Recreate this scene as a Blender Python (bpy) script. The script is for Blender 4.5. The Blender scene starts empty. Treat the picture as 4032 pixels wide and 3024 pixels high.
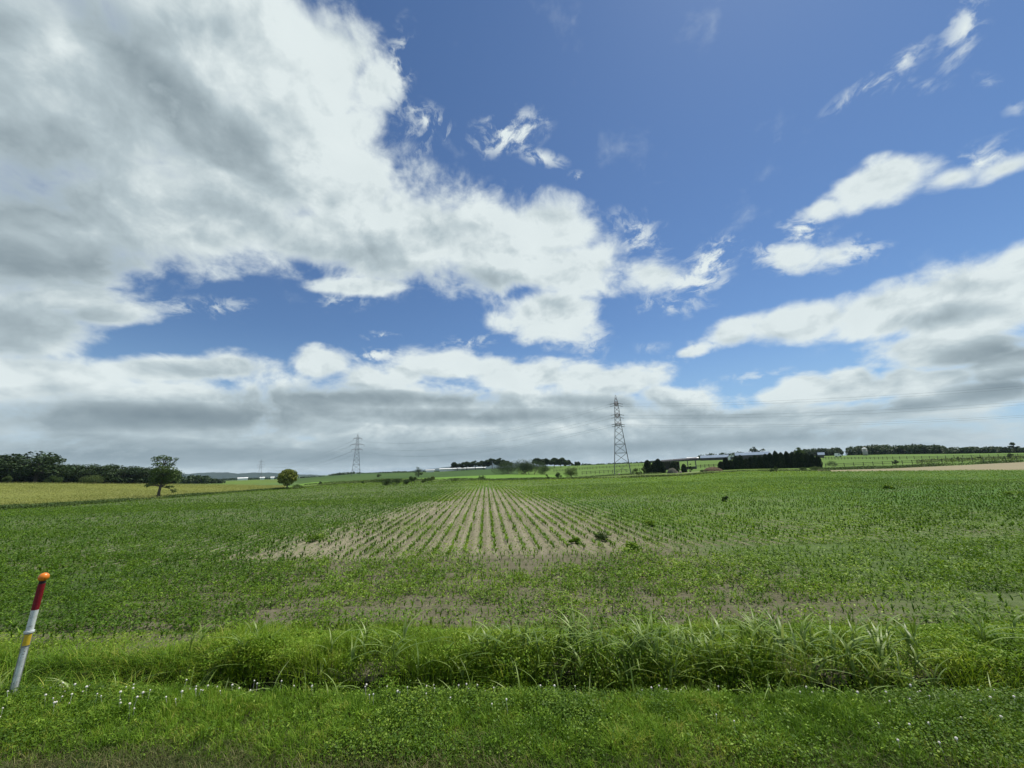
import bpy, bmesh, math, random
import numpy as np
from mathutils import Vector, Matrix, Euler
sc = bpy.context.scene
C = sc.collection
random.seed(7); RNG = np.random.default_rng(7)
# ------------------------------------------------------------------ camera
F = 1520.0; PITCH = math.radians(12.4); ROLL = math.radians(-1.95); CH = 3.0
cam = bpy.data.cameras.new('camera'); camo = bpy.data.objects.new('camera', cam); C.objects.link(camo)
cam.sensor_fit = 'HORIZONTAL'; cam.sensor_width = 36.0; cam.lens = 36.0*F/4032
cam.clip_start = 0.05; cam.clip_end = 30000
RC = Matrix.Rotation(math.radians(90)+PITCH, 3, 'X') @ Matrix.Rotation(ROLL, 3, 'Z')
camo.matrix_world = Matrix.Translation((0, 0, CH)) @ RC.to_4x4()
sc.camera = camo
def ray(px, py): return (RC @ Vector(((px-2016)/F, -(py-1512)/F, -1))).normalized()
def at(px, py, dist):
    d = ray(px, py); k = dist/math.hypot(d.x, d.y); return Vector((d.x*k, d.y*k, CH+d.z*k))
def flat(px, py, z=0.0):
    d = ray(px, py); k = (z-CH)/d.z; return Vector((d.x*k, d.y*k, z))
def azel(px, py):
    d = ray(px, py); return math.atan2(d.x, d.y), math.asin(d.z)
# ------------------------------------------------------------------ view, sun
sc.view_settings.view_transform = 'Standard'; sc.view_settings.look = 'None'
sc.view_settings.exposure = 0.0; sc.view_settings.gamma = 1.0
sc.view_settings.use_curve_mapping = False
SUN_EL = math.radians(61); SUN_AZ = math.radians(50)      # azimuth from +Y (view) towards +X (right)
sund = bpy.data.lights.new('sun', 'SUN'); sun = bpy.data.objects.new('sun', sund); C.objects.link(sun)
sund.energy = 5.0; sund.angle = math.radians(0.5); sund.color = (1.0, 0.94, 0.82)
sd = Vector((math.sin(SUN_AZ)*math.cos(SUN_EL), math.cos(SUN_AZ)*math.cos(SUN_EL), math.sin(SUN_EL)))
sun.rotation_euler = (-sd).to_track_quat('-Z', 'Y').to_euler(); sun.location = (0, 0, 60)
# ------------------------------------------------------------------ world: sky and clouds
world = bpy.data.worlds.new('World'); sc.world = world; world.use_nodes = True
class NT:
    def __init__(s, tree): s.t = tree; s.n = tree.nodes; s.l = tree.links
    def new(s, typ, **kw):
        n = s.n.new(typ)
        for k, v in kw.items(): setattr(n, k, v)
        return n
    def put(s, sock, v):
        if hasattr(v, 'is_output'): s.l.new(v, sock)
        elif v is not None: sock.default_value = v
    def math(s, op, a, b=None, c=None, clamp=False):
        n = s.new('ShaderNodeMath', operation=op, use_clamp=clamp)
        s.put(n.inputs[0], a); s.put(n.inputs[1], b); s.put(n.inputs[2], c); return n.outputs[0]
    def vmath(s, op, a, b=None, out=0):
        n = s.new('ShaderNodeVectorMath', operation=op); s.put(n.inputs[0], a); s.put(n.inputs[1], b); return n.outputs[out]
    def noise(s, vec, scale, detail=4, rough=.5, dist=0.0, out=0):
        n = s.new('ShaderNodeTexNoise'); s.put(n.inputs['Vector'], vec); n.inputs['Scale'].default_value = scale
        n.inputs['Detail'].default_value = detail; n.inputs['Roughness'].default_value = rough; n.inputs['Distortion'].default_value = dist
        return n.outputs[out]
    def mapr(s, v, a, b, c=0.0, d=1.0, smooth=False):
        n = s.new('ShaderNodeMapRange'); n.interpolation_type = 'SMOOTHSTEP' if smooth else 'LINEAR'; n.clamp = True
        s.put(n.inputs[0], v); s.put(n.inputs[1], a); s.put(n.inputs[2], b); s.put(n.inputs[3], c); s.put(n.inputs[4], d); return n.outputs[0]
    def mix(s, f, a, b):
        n = s.new('ShaderNodeMix', data_type='RGBA'); s.put(n.inputs[0], f)
        s.put(n.inputs[6], (*a, 1) if isinstance(a, tuple) else a); s.put(n.inputs[7], (*b, 1) if isinstance(b, tuple) else b); return n.outputs[2]
    def xyz(s, v):
        n = s.new('ShaderNodeSeparateXYZ'); s.put(n.inputs[0], v); return n.outputs
    def comb(s, x, y, z):
        n = s.new('ShaderNodeCombineXYZ'); s.put(n.inputs[0], x); s.put(n.inputs[1], y); s.put(n.inputs[2], z); return n.outputs[0]
    def mapping(s, v, scale=(1, 1, 1), rot=(0, 0, 0), loc=(0, 0, 0), typ='POINT'):
        n = s.new('ShaderNodeMapping', vector_type=typ); s.put(n.inputs[0], v)
        n.inputs['Location'].default_value = loc; n.inputs['Rotation'].default_value = rot; n.inputs['Scale'].default_value = scale
        return n.outputs[0]
T0 = .25
def blob(w, V, cx, cy, rx, ry, rot=0, wt=1.0, t0=T0):
    """ellipse in the sky, converted to azimuth / elevation"""
    a0, e0 = azel(cx, cy); h = 8.0
    ax, ex = azel(cx+h, cy); ay, ey = azel(cx, cy+h)
    J = np.array([[(ax-a0)/h, (ay-a0)/h], [(ex-e0)/h, (ey-e0)/h]])
    t = math.radians(-rot); R2 = np.array([[math.cos(t), -math.sin(t)], [math.sin(t), math.cos(t)]])
    k = 1/(1-t0)
    A = J @ R2 @ np.diag([rx*k, ry*k])
    U, S, _ = np.linalg.svd(A)
    n = w.mapping(V, (float(S[0]), float(S[1]), 1), (0, 0, math.atan2(U[1, 0], U[0, 0])), (a0, e0, 0), 'TEXTURE')
    g = w.new('ShaderNodeTexGradient', gradient_type='SPHERICAL'); w.put(g.inputs[0], n)
    return w.math('MULTIPLY', g.outputs[1], wt) if wt != 1.0 else g.outputs[1]
def blobs(w, V, lst, op='SMOOTH_MAX'):
    acc = None
    for b in lst:
        o = blob(w, V, *b)
        acc = o if acc is None else (w.math('SMOOTH_MAX', acc, o, .12) if op == 'SMOOTH_MAX' else w.math(op, acc, o))
    return acc
CLOUD = [ # cx, cy, rx, ry, rot(ccw), weight
 (60, 1290, 520, 170), (420, 1240, 260, 70),  (1230, 930, 260, 160),  (150, 350, 1000, 620), (850, 180, 640, 420), (1130, 230, 420, 300), (1050, 620, 560, 420), (1330, 740, 360, 230), (700, 850, 800, 260), (150, 950, 620, 290),
 (1600, 930, 380, 250), (1950, 980, 420, 230), (2160, 900, 240, 150), (2230, 1060, 300, 130), (2150, 1240, 220, 130), (2560, 1080, 190, 85, 0, .8), 
 (1440, 1130, 220, 45), (250, 1180, 330, 70), (1480, 330, 100, 120, 0, .8),
 (3440, 735, 270, 90, 17), (3230, 820, 150, 55, 20, .8), (3530, 680, 150, 80, 0), (3760, 700, 200, 50, 15, .7), (3960, 660, 200, 55, 20, .75), (3120, 1020, 150, 65, 0, .65), (3290, 1005, 120, 40, 10, .5),
 (3860, 1190, 420, 190, 12), (3480, 1220, 330, 110, 10), (3160, 1270, 300, 85, 8), (2880, 1310, 130, 65, 20), (2730, 1385, 75, 28, 10, .8), (4050, 1050, 220, 110, 20), (3750, 1380, 420, 90, 5), (4050, 1420, 400, 100, 10),
 (3350, 1540, 380, 60, 6), (3150, 1560, 200, 50), (3800, 1560, 500, 70, 6), (3660, 1500, 250, 50, 10), (3000, 1660, 900, 80, 3),
 (1260, 1430, 120, 75), (1600, 1475, 110, 60), (1940, 1450, 130, 75), (2140, 1480, 110, 60), (2310, 1470, 120, 65), (2480, 1510, 120, 65), (3180, 1520, 140, 55), (3360, 1500, 130, 60), (3560, 1490, 120, 55), (900, 1440, 150, 70), (1450, 1500, 200, 70, 0, .8), (1760, 1440, 240, 80), (2050, 1480, 260, 75), (2380, 1500, 330, 80), (2650, 1570, 240, 70, -12), (700, 1450, 500, 60), (100, 1500, 700, 130),
 (600, 1640, 900, 180), (1500, 1640, 800, 190), (2200, 1650, 700, 180), (1900, 1780, 2400, 110, 1), (2800, 1700, 600, 110),
]
WISP = [ # thin torn cloud: cx, cy, rx, ry, rot, strength
 (2000, 525, 210, 110, 15, 1.0), (1700, 480, 190, 80, -30, .75), (2130, 620, 130, 45, -15, .7), (2275, 695, 50, 32, 0, .6), (1500, 1322, 90, 26, 0, .7), (1480, 1400, 140, 40, 5, .8),
 (3430, 340, 300, 60, 33, .62), (3560, 245, 190, 55, 40, .6), (3800, 110, 110, 260, -22, .66), (3620, 345, 190, 50, 0, .42), (3900, 330, 100, 60, -30, .35), (4000, 430, 80, 60, 0, .3),
 (2800, 1030, 190, 90, 38, 1.0), (2720, 1110, 200, 70, 0, .9), (2500, 930, 170, 130, -20, .7), (2600, 740, 160, 60, 20, .25), (1560, 300, 90, 260, -12, .8), (1640, 560, 110, 160, 20, .5), (2960, 1300, 160, 60, 0, .5),
 (3120, 1010, 230, 100, 0, .9), (3350, 1000, 190, 80, 15, .75), (3160, 900, 150, 90, 20, .8), (3850, 640, 330, 90, 20, .8), (2740, 1380, 150, 50, 15, .9), (3900, 590, 160, 60, 0, .4), (2560, 1370, 120, 30, 0, .3), (3000, 1480, 200, 40, 5, .5),
 (1820, 1350, 200, 40, 8, .6), (800, 1210, 300, 60, 0, .6), (2320, 1330, 110, 120, 0, .6), (1350, 1180, 160, 60, 0, .5), (2640, 1200, 200, 70, 0, .5)]
SHADE = [ # where the thick cloud is grey
 (300, 600, 1100, 800, 0, .55), (2000, 1760, 2600, 130, 1, .62), (700, 1640, 1100, 120, 0, .65), (1900, 1600, 1000, 60, 0, .5), (3700, 1480, 700, 110, 6, .5),
 (620, 300, 620, 150, -48, 1.0), (1000, 620, 330, 130, -45, .8), (60, 760, 420, 300, 0, .85), (60, 1300, 600, 160, 0, .6), (760, 1460, 420, 60, 0, .6), (350, 1050, 620, 130, 0, .9), (1050, 880, 300, 110, -30, .6), (1480, 980, 420, 90, 10, .55), (0, 100, 260, 200, 0, .6),
 (1820, 1100, 520, 70, -3, .55), (2200, 1200, 160, 60, 0, .4), (3700, 1250, 330, 60, 8, .75), (3950, 1380, 330, 70, 8, 1.0), (3000, 1340, 260, 30, 8, .35), (3950, 1520, 300, 70, 6, 1.2), (3560, 1600, 500, 36, 5, .8),
 (1700, 1570, 420, 38, 0, .8), (1250, 1560, 420, 60, 0, 1.0), (2450, 1590, 400, 36, -4, .75), (1900, 1645, 700, 40, 0, .95), (700, 1640, 800, 60, 0, .9), (2700, 1640, 500, 30, 0, .6), (1500, 1800, 1500, 40, 1, .8), (3000, 1730, 900, 36, 3, .55), (400, 1780, 900, 70, 0, .8),
]
def build_world():
    w = NT(world.node_tree); w.n.clear()
    out = w.new('ShaderNodeOutputWorld'); bg = w.new('ShaderNodeBackground'); w.l.new(bg.outputs[0], out.inputs[0])
    sky = w.new('ShaderNodeTexSky', sky_type='NISHITA'); sky.sun_disc = False
    sky.sun_elevation = SUN_EL; sky.sun_rotation = SUN_AZ; sky.altitude = 50; sky.air_density = 1.0; sky.dust_density = .15; sky.ozone_density = 2.2
    tc = w.new('ShaderNodeTexCoord'); D = tc.outputs['Generated']
    X, Y, Z = w.xyz(D)
    az = w.math('ARCTAN2', X, Y); el = w.math('ARCSINE', Z)
    V = w.comb(az, el, 0.0)
    # noise in direction space, squeezed vertically towards the horizon
    ze = w.math('MAXIMUM', Z, 0.0)
    sq = w.math('ADD', ze, .09)
    zp = w.math('ADD', Z, w.math('MULTIPLY', w.math('LOGARITHM', sq, 2.718), .20))   # flatter forms near the horizon
    NV = w.comb(X, Y, zp)
    warp = w.vmath('SUBTRACT', w.noise(NV, 3.1, 3, .5, out=1), (.5, .5, .5))
    NVw = w.vmath('ADD', NV, w.vmath('MULTIPLY', warp, (.14, .14, .14)))
    fbm = w.noise(NVw, 7.5, 9, .54)
    fine = w.noise(NVw, 24, 6, .62)
    n1 = w.math('SUBTRACT', fbm, .5); n2 = w.math('SUBTRACT', fine, .5)
    N = w.math('ADD', w.math('MULTIPLY', n1, 1.7), w.math('MULTIPLY', n2, .55))
    M = blobs(w, V, CLOUD)
    # cloud layer outside the photographed part of the sky
    back = w.mapr(w.math('ABSOLUTE', az), 1.05, 1.5, 0, .34, True)
    top = w.mapr(el, 1.02, 1.25, 0, .25, True)
    M = w.math('MAXIMUM', M, w.math('MAXIMUM', back, top))
    gate = w.mapr(M, .0, .22, .10, 1)
    core = w.mapr(M, .45, .8, 1, .35)
    d = w.math('ADD', M, w.math('MULTIPLY', w.math('MULTIPLY', N, gate), w.math('MULTIPLY', core, .85)))
    dens = w.mapr(d, T0-.10, T0+.34, 0, 1, True)
    MW = blobs(w, V, [(*b, .02) for b in WISP], 'MAXIMUM')
    wn = w.noise(w.vmath('ADD', NVw, w.vmath('MULTIPLY', w.vmath('SUBTRACT', w.noise(NVw, 12, 4, .5, out=1), (.5, .5, .5)), (.09, .09, .09))), 21, 8, .62)
    wd = w.math('MULTIPLY', w.mapr(MW, .02, .75, 0, 1.15), w.mapr(w.math('ADD', wn, w.math('MULTIPLY', MW, .17)), .50, .72, 0, 1, True))
    dens = w.math('SUBTRACT', w.math('ADD', dens, wd), w.math('MULTIPLY', dens, wd), clamp=True)
    thick = w.mapr(d, T0, T0+.55, 0, 1, True)
    S = blobs(w, V, [(*b[:5], b[5], .02) for b in SHADE], 'ADD')
    big = w.noise(NVw, 2.6, 3, .5); mid = w.noise(w.vmath('ADD', NVw, (.03, .05, 3.3)), 9, 5, .5)
    sh = w.math('ADD', w.math('MULTIPLY', S, 1.05), w.math('MULTIPLY', w.math('SUBTRACT', mid, .5), .30))
    sh = w.math('ADD', sh, w.math('MULTIPLY', w.math('SUBTRACT', big, .5), .55))
    emb = w.math('SUBTRACT', w.noise(w.vmath('ADD', NVw, (.016, -.002, .030)), 7.5, 7, .58), fbm)
    sh = w.math('ADD', sh, w.math('MULTIPLY', emb, 1.7))
    sh = w.math('TANH', w.math('MAXIMUM', sh, 0.0))
    sh = w.math('ADD', sh, w.math('ADD', w.math('MULTIPLY', w.math('SUBTRACT', mid, .5), .18), .05))
    sh = w.math('MULTIPLY', sh, w.mapr(thick, .0, .8, .15, 1))
    sh = w.math('MAXIMUM', w.math('MINIMUM', sh, 1.0), 0.0)
    ramp = w.new('ShaderNodeValToRGB'); w.put(ramp.inputs[0], sh)
    e = ramp.color_ramp.elements; e[0].position = 0; e[0].color = (.79, .87, .87, 1); e[1].position = 1; e[1].color = (.205, .265, .30, 1)
    m = e.new(.42); m.color = (.47, .56, .595, 1)
    hz = w.mapr(el, .0, .16, .85, 0, True)                         # greyer, bluer air low down
    ccol = w.mix(w.math('MULTIPLY', hz, .45), ramp.outputs[0], (.36, .47, .54))
    skyc = w.vmath('MULTIPLY', sky.outputs[0], (SKY_K*.80, SKY_K*.98, SKY_K*1.16))
    skyc = w.mix(w.mapr(el, .0, .34, .62, 0, True), skyc, (.33, .53, .76))
    col = w.mix(w.math('MULTIPLY', dens, .97), skyc, ccol)
    w.put(bg.inputs[0], col); bg.inputs[1].default_value = 1.0
SKY_K = .085
build_world()
# ------------------------------------------------------------------ tags and meshes
def tag(o, label=None, cat=None, group=None, kind=None):
    if label: o['label'] = label
    if cat: o['category'] = cat
    if group: o['group'] = group
    if kind: o['kind'] = kind
    return o
def empty(name, loc, rz=0):
    o = bpy.data.objects.new(name, None); C.objects.link(o); o.location = loc; o.rotation_euler = (0, 0, rz); o.empty_display_size = .3
    return o
def linkmesh(name, me, mat, parent=None, loc=None):
    me.materials.clear()
    if mat: me.materials.append(mat)
    o = bpy.data.objects.new(name, me); C.objects.link(o)
    if parent: o.parent = parent
    if loc is not None: o.location = loc
    return o
def np_mesh(name, V, Q, tint=None, smooth=False):
    """V (n,3); Q (m,k) polygons with k corners, or a list of such arrays"""
    me = bpy.data.meshes.new(name); V = np.asarray(V, dtype=np.float32)
    Qs = Q if isinstance(Q, list) else [Q]
    me.vertices.add(len(V)); me.vertices.foreach_set('co', V.ravel())
    idx = np.concatenate([np.asarray(q).ravel() for q in Qs]).astype(np.int32)
    tot = np.concatenate([np.full(len(q), np.asarray(q).shape[1]) for q in Qs]).astype(np.int32)
    st = np.concatenate([[0], np.cumsum(tot)[:-1]]).astype(np.int32)
    me.loops.add(len(idx)); me.loops.foreach_set('vertex_index', idx)
    me.polygons.add(len(tot)); me.polygons.foreach_set('loop_start', st); me.polygons.foreach_set('loop_total', tot)
    if smooth: me.polygons.foreach_set('use_smooth', np.ones(len(tot), dtype=bool))
    if tint is not None:
        a = me.attributes.new('tint', 'FLOAT', 'POINT'); a.data.foreach_set('value', np.asarray(tint, dtype=np.float32))
    me.update(calc_edges=True)
    return me
class MB:
    """collects boxes, beams and tubes into one mesh"""
    def __init__(s): s.v = []; s.f = []
    def box(s, a, b):
        k = len(s.v); (x0, y0, z0), (x1, y1, z1) = a, b
        s.v += [(x0, y0, z0), (x1, y0, z0), (x1, y1, z0), (x0, y1, z0), (x0, y0, z1), (x1, y0, z1), (x1, y1, z1), (x0, y1, z1)]
        s.f += [tuple(k+i for i in q) for q in ((3, 2, 1, 0), (4, 5, 6, 7), (0, 1, 5, 4), (1, 2, 6, 5), (2, 3, 7, 6), (3, 0, 4, 7))]
        return s
    def tube(s, pts, rad, n=6, cap=True):
        pts = [Vector(p) for p in pts]; rad = rad if isinstance(rad, (list, tuple)) else [rad]*len(pts)
        k0 = len(s.v); u = None
        for i, p in enumerate(pts):
            t = (pts[min(i+1, len(pts)-1)]-pts[max(i-1, 0)])
            t = t.normalized() if t.length > 1e-9 else Vector((0, 0, 1))
            if u is None: u = t.orthogonal().normalized()
            u = (u-t*u.dot(t)); u = u.normalized() if u.length > 1e-6 else t.orthogonal().normalized()
            w = t.cross(u)
            for j in range(n):
                a = 2*math.pi*j/n; s.v.append(tuple(p+(u*math.cos(a)+w*math.sin(a))*rad[i]))
        for i in range(len(pts)-1):
            for j in range(n):
                a = k0+i*n+j; b = k0+i*n+(j+1) % n; s.f.append((a, b, b+n, a+n))
        if cap:
            s.f.append(tuple(k0+j for j in reversed(range(n)))); s.f.append(tuple(k0+(len(pts)-1)*n+j for j in range(n)))
        return s
    def poly(s, pts, faces):
        k = len(s.v); s.v += [tuple(p) for p in pts]; s.f += [tuple(k+i for i in q) for q in faces]; return s
    def build(s, name, mat, parent=None, smooth=False, loc=None):
        me = bpy.data.meshes.new(name); me.from_pydata(s.v, [], s.f)
        if smooth: me.polygons.foreach_set('use_smooth', [True]*len(s.f))
        me.update(); return linkmesh(name, me, mat, parent, loc)
# ------------------------------------------------------------------ materials
def mat(name, fn):
    m = bpy.data.materials.new(name); m.use_nodes = True; t = NT(m.node_tree); t.n.clear()
    o = t.new('ShaderNodeOutputMaterial'); s = fn(t); t.l.new(s, o.inputs[0]); return m
def bsdf(t, col, rough=.8, metal=0.0, spec=.3, bump=None, bstr=.3, bdist=.05):
    b = t.new('ShaderNodeBsdfPrincipled'); t.put(b.inputs['Base Color'], (*col, 1) if isinstance(col, tuple) else col)
    t.put(b.inputs['Roughness'], rough); b.inputs['Metallic'].default_value = metal; b.inputs['Specular IOR Level'].default_value = spec
    if bump is not None:
        n = t.new('ShaderNodeBump'); n.inputs['Strength'].default_value = bstr; n.inputs['Distance'].default_value = bdist
        t.put(n.inputs['Height'], bump); t.l.new(n.outputs[0], b.inputs['Normal'])
    return b.outputs[0]
WARM = {'grass': (1.25, 1.12, .8), 'tallgrass': (.92, .84, .7), 'weed': (1.22, 1.12, .8), 'herb': (.92, .85, .7), 'clover': (1.55, 1.2, .7), 'crop': (1.15, 1.08, .8), 'cropfar': (1.12, 1.05, .8)}
def foliage(name, c0, c1, c2=None, trans=.35, rough=.6, spec=.15, nscale=.35):
    wm = WARM.get(name, (1, 1, 1)); c0, c1, c2 = [None if c is None else tuple(a*b for a, b in zip(c, wm)) for c in (c0, c1, c2)]
    """tint attribute picks between colours, a world-space noise varies them in patches"""
    def fn(t):
        a = t.new('ShaderNodeAttribute'); a.attribute_name = 'tint'
        oi = t.new('ShaderNodeObjectInfo')
        g = t.new('ShaderNodeNewGeometry')
        n = t.noise(g.outputs['Position'], nscale, 3, .5)
        nf = t.noise(g.outputs['Position'], nscale*6.5, 3, .55)
        f = t.math('ADD', t.math('MULTIPLY', a.outputs['Fac'], .75), t.math('MULTIPLY', t.math('SUBTRACT', n, .5), 1.1))
        f = t.math('ADD', f, t.math('ADD', t.math('MULTIPLY', t.math('SUBTRACT', nf, .5), 1.3), .12))
        f = t.math('ADD', f, t.math('MULTIPLY', t.math('SUBTRACT', oi.outputs['Random'], .5), .3), clamp=True)
        r = t.new('ShaderNodeValToRGB'); t.put(r.inputs[0], f)
        e = r.color_ramp.elements; e[0].position = .1; e[0].color = (*c0, 1); e[1].position = .9 if c2 is None else .72; e[1].color = (*c1, 1)
        if c2 is not None: m = e.new(.97); m.color = (*c2, 1)
        col = r.outputs[0]
        b = bsdf(t, col, rough, spec=spec)
        tr = t.new('ShaderNodeBsdfTranslucent')
        tc = t.mix(.5, col, t.vmath('MULTIPLY', col, (1.5, 1.35, .5)))
        t.put(tr.inputs[0], tc)
        mx = t.new('ShaderNodeMixShader'); mx.inputs[0].default_value = trans*.72; t.l.new(b, mx.inputs[1]); t.l.new(tr.outputs[0], mx.inputs[2])
        return mx.outputs[0]
    return mat(name, fn)
def pos(t): return t.new('ShaderNodeNewGeometry').outputs['Position']
def groundmat(name, ca, cb, cc=None, s1=.6, s2=6., stretch=(1, 1, 1), rot=0, bstr=.5, bdist=.15, big=.03, cbig=None):
    def fn(t):
        P = t.mapping(pos(t), stretch, (0, 0, rot))
        n1 = t.noise(P, s1, 6, .6); n2 = t.noise(P, s2, 5, .65); n3 = t.noise(P, big, 3, .5)
        f = t.mapr(t.math('ADD', t.math('MULTIPLY', n1, .5), t.math('MULTIPLY', n2, .5)), .34, .66)
        col = t.mix(f, ca, cb)
        if cc: col = t.mix(t.mapr(n2, .55, .75), col, cc)
        if cbig: col = t.mix(t.mapr(n3, .42, .62, 0, .8), col, cbig)
        h = t.math('ADD', n2, t.math('MULTIPLY', n1, 2.0))
        return bsdf(t, col, .95, spec=.1, bump=h, bstr=bstr, bdist=bdist)
    return mat(name, fn)
M = {}
M['leaf_dark'] = foliage('leaf_dark', (.016, .034, .012), (.050, .090, .026), (.08, .125, .04), .22)
M['leaf_wood'] = foliage('leaf_wood', (.018, .036, .014), (.045, .080, .030), (.075, .11, .045), .22, nscale=.12)
M['leaf_mid'] = foliage('leaf_mid', (.030, .060, .018), (.085, .14, .035), (.13, .19, .06), .3)
M['leaf_yellow'] = foliage('leaf_yellow', (.13, .17, .035), (.30, .34, .08), (.38, .40, .12), .3)
M['leaf_shrub'] = foliage('leaf_shrub', (.035, .065, .02), (.12, .17, .045), (.20, .25, .09), .3)
M['conifer'] = foliage('conifer', (.010, .022, .010), (.034, .060, .020), (.06, .08, .03), .1, .7, .12)
M['grass'] = foliage('grass', (.045, .115, .010), (.13, .26, .025), (.28, .34, .09), .4, nscale=.8)
M['tallgrass'] = foliage('tallgrass', (.085, .19, .012), (.22, .38, .035), (.38, .46, .13), .45, nscale=.7)
M['reed'] = foliage('reed', (.10, .17, .03), (.22, .31, .07), (.34, .42, .17), .4, .45, .3)
M['weed'] = foliage('weed', (.045, .11, .012), (.14, .26, .028), (.26, .38, .09), .38, .55, .18, nscale=.6)
M['herb'] = foliage('herb', (.07, .17, .012), (.19, .36, .03), (.33, .48, .09), .42, .55, .18, nscale=.9)
M['clover'] = foliage('clover', (.030, .085, .012), (.085, .19, .025), (.15, .27, .05), .35, .55, .18, nscale=1.2)
M['crop'] = foliage('crop', (.055, .13, .012), (.16, .30, .03), (.26, .39, .09), .38, .55, .18, nscale=.25)
M['cropfar'] = foliage('cropfar', (.065, .14, .010), (.165, .285, .022), (.22, .34, .04), .35, .6, .12, nscale=.06)
M['flower'] = mat('flower', lambda t: bsdf(t, t.mix(t.noise(pos(t), 9, 2), (.80, .79, .72), (.66, .58, .56)), .7))
M['straw'] = foliage('straw', (.09, .085, .035), (.26, .22, .11), None, .3, nscale=2)
M['withered'] = foliage('withered', (.045, .065, .016), (.10, .125, .035), (.20, .19, .085), .25, nscale=1.5)
M['ear'] = foliage('ear', (.17, .205, .055), (.27, .295, .09), (.34, .35, .14), .3, nscale=.1)
M['bark'] = mat('bark', lambda t: bsdf(t, t.mix(t.noise(pos(t), 4, 5), (.05, .04, .03), (.14, .12, .095)), .9, bump=t.noise(pos(t), 12, 4)))
M['asphalt'] = groundmat('asphalt', (.045, .045, .047), (.065, .064, .062), None, 20, 120, bstr=.3, bdist=.01)
M['dirt'] = groundmat('dirt', (.05, .042, .034), (.13, .11, .085), (.19, .17, .14), 5, 45, bstr=.9, bdist=.04, big=1.5, cbig=(.05, .065, .025))
M['vergesoil'] = groundmat('vergesoil', (.03, .045, .015), (.06, .075, .025), None, 4, 30, bstr=.8, bdist=.04, big=.8, cbig=(.055, .05, .025))
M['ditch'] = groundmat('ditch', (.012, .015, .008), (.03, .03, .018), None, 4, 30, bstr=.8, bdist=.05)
M['wheat'] = groundmat('wheat', (.17, .20, .045), (.25, .27, .065), (.31, .32, .10), .35, 6, (1, .35, 1), 0, .9, .5, .03, (.20, .22, .04))
M['tan'] = groundmat('tan', (.21, .185, .115), (.28, .25, .16), None, .5, 6, (1, .3, 1), 0, .4, .1)
M['rough'] = groundmat('rough', (.07, .12, .022), (.15, .20, .05), (.19, .20, .09), .25, 2.5, (1, .5, 1), 0, .9, .5, .03, (.11, .19, .03))
M['bright'] = groundmat('bright', (.10, .20, .028), (.135, .25, .038), None, .08, 3, (1, .4, 1), 0, .4, .15, .01, (.12, .22, .035))
M['darkfield'] = groundmat('darkfield', (.035, .075, .02), (.055, .105, .028), None, .15, 3, (1, .4, 1), 0, .5, .3, .008, (.07, .12, .03))
M['pasture'] = groundmat('pasture', (.07, .13, .022), (.115, .19, .036), (.16, .21, .07), .06, 2, (1, .4, 1), 0, .5, .2, .012, (.10, .17, .035))
M['farland'] = groundmat('farland', (.035, .06, .022), (.08, .13, .035), None, .01, .2, (1, .5, 1), 0, .4, 1, .003, (.12, .2, .05))
M['hill'] = groundmat('hill', (.018, .032, .02), (.035, .055, .03), None, .004, .03, (1, 1, 1), 0, .8, 20)
M['track'] = groundmat('track', (.30, .26, .20), (.42, .38, .30), None, .5, 8, bstr=.4)
M['soilpile'] = groundmat('soilpile', (.075, .055, .035), (.13, .09, .06), (.17, .12, .08), .8, 5, bstr=.9, bdist=.2)
M['greypile'] = groundmat('greypile', (.075, .075, .06), (.13, .125, .10), None, .8, 5, bstr=.9, bdist=.2)
M['stone'] = groundmat('stone', (.25, .20, .18), (.45, .36, .32), None, 1, 6)
M['steel'] = mat('steel', lambda t: bsdf(t, t.mix(t.noise(pos(t), .8, 4), (.13, .13, .135), (.22, .21, .21)), .6, .3))
M['redsteel'] = mat('redsteel', lambda t: bsdf(t, t.mix(t.noise(pos(t), .8, 4), (.16, .09, .085), (.24, .16, .15)), .6, .2))
M['insul'] = mat('insul', lambda t: bsdf(t, (.14, .13, .14), .4))
M['cable'] = mat('cable', lambda t: bsdf(t, (.16, .17, .18), .6, .3))
M['fencewood'] = mat('fencewood', lambda t: bsdf(t, t.mix(t.noise(pos(t), 3, 4), (.035, .03, .025), (.09, .08, .065)), .9))
M['whitewall'] = mat('whitewall', lambda t: bsdf(t, t.mix(t.noise(pos(t), .7, 4), (.72, .73, .74), (.82, .83, .84)), .7))
M['greywall'] = mat('greywall', lambda t: bsdf(t, t.mix(t.noise(pos(t), .7, 4), (.28, .27, .25), (.38, .37, .35)), .8))
M['darkwall'] = mat('darkwall', lambda t: bsdf(t, t.mix(t.noise(pos(t), .7, 4), (.05, .045, .04), (.09, .085, .075)), .8))
def roofm(t, a, b):
    P = pos(t); w = t.new('ShaderNodeTexWave'); w.inputs['Scale'].default_value = 1.2; t.put(w.inputs[0], P)
    return bsdf(t, t.mix(t.noise(P, .3, 4), a, b), .85, 0.0, .08, bump=w.outputs[1], bstr=.4, bdist=.1)
M['blueroof'] = mat('blueroof', lambda t: roofm(t, (.17, .22, .30), (.23, .29, .37)))
M['darkroof'] = mat('darkroof', lambda t: roofm(t, (.045, .045, .05), (.08, .08, .085)))
M['whitepaint'] = mat('whitepaint', lambda t: bsdf(t, t.mix(t.mapr(t.noise(pos(t), 40, 6, .7), .58, .64), t.mix(t.mapr(t.noise(pos(t), 9, 5), .42, .7), (.60, .64, .64), (.40, .41, .38)), (.16, .13, .10)), .4, spec=.5))
M['redpaint'] = mat('redpaint', lambda t: bsdf(t, t.mix(t.noise(pos(t), 20, 4), (.20, .006, .014), (.13, .006, .012)), .45))
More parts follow.
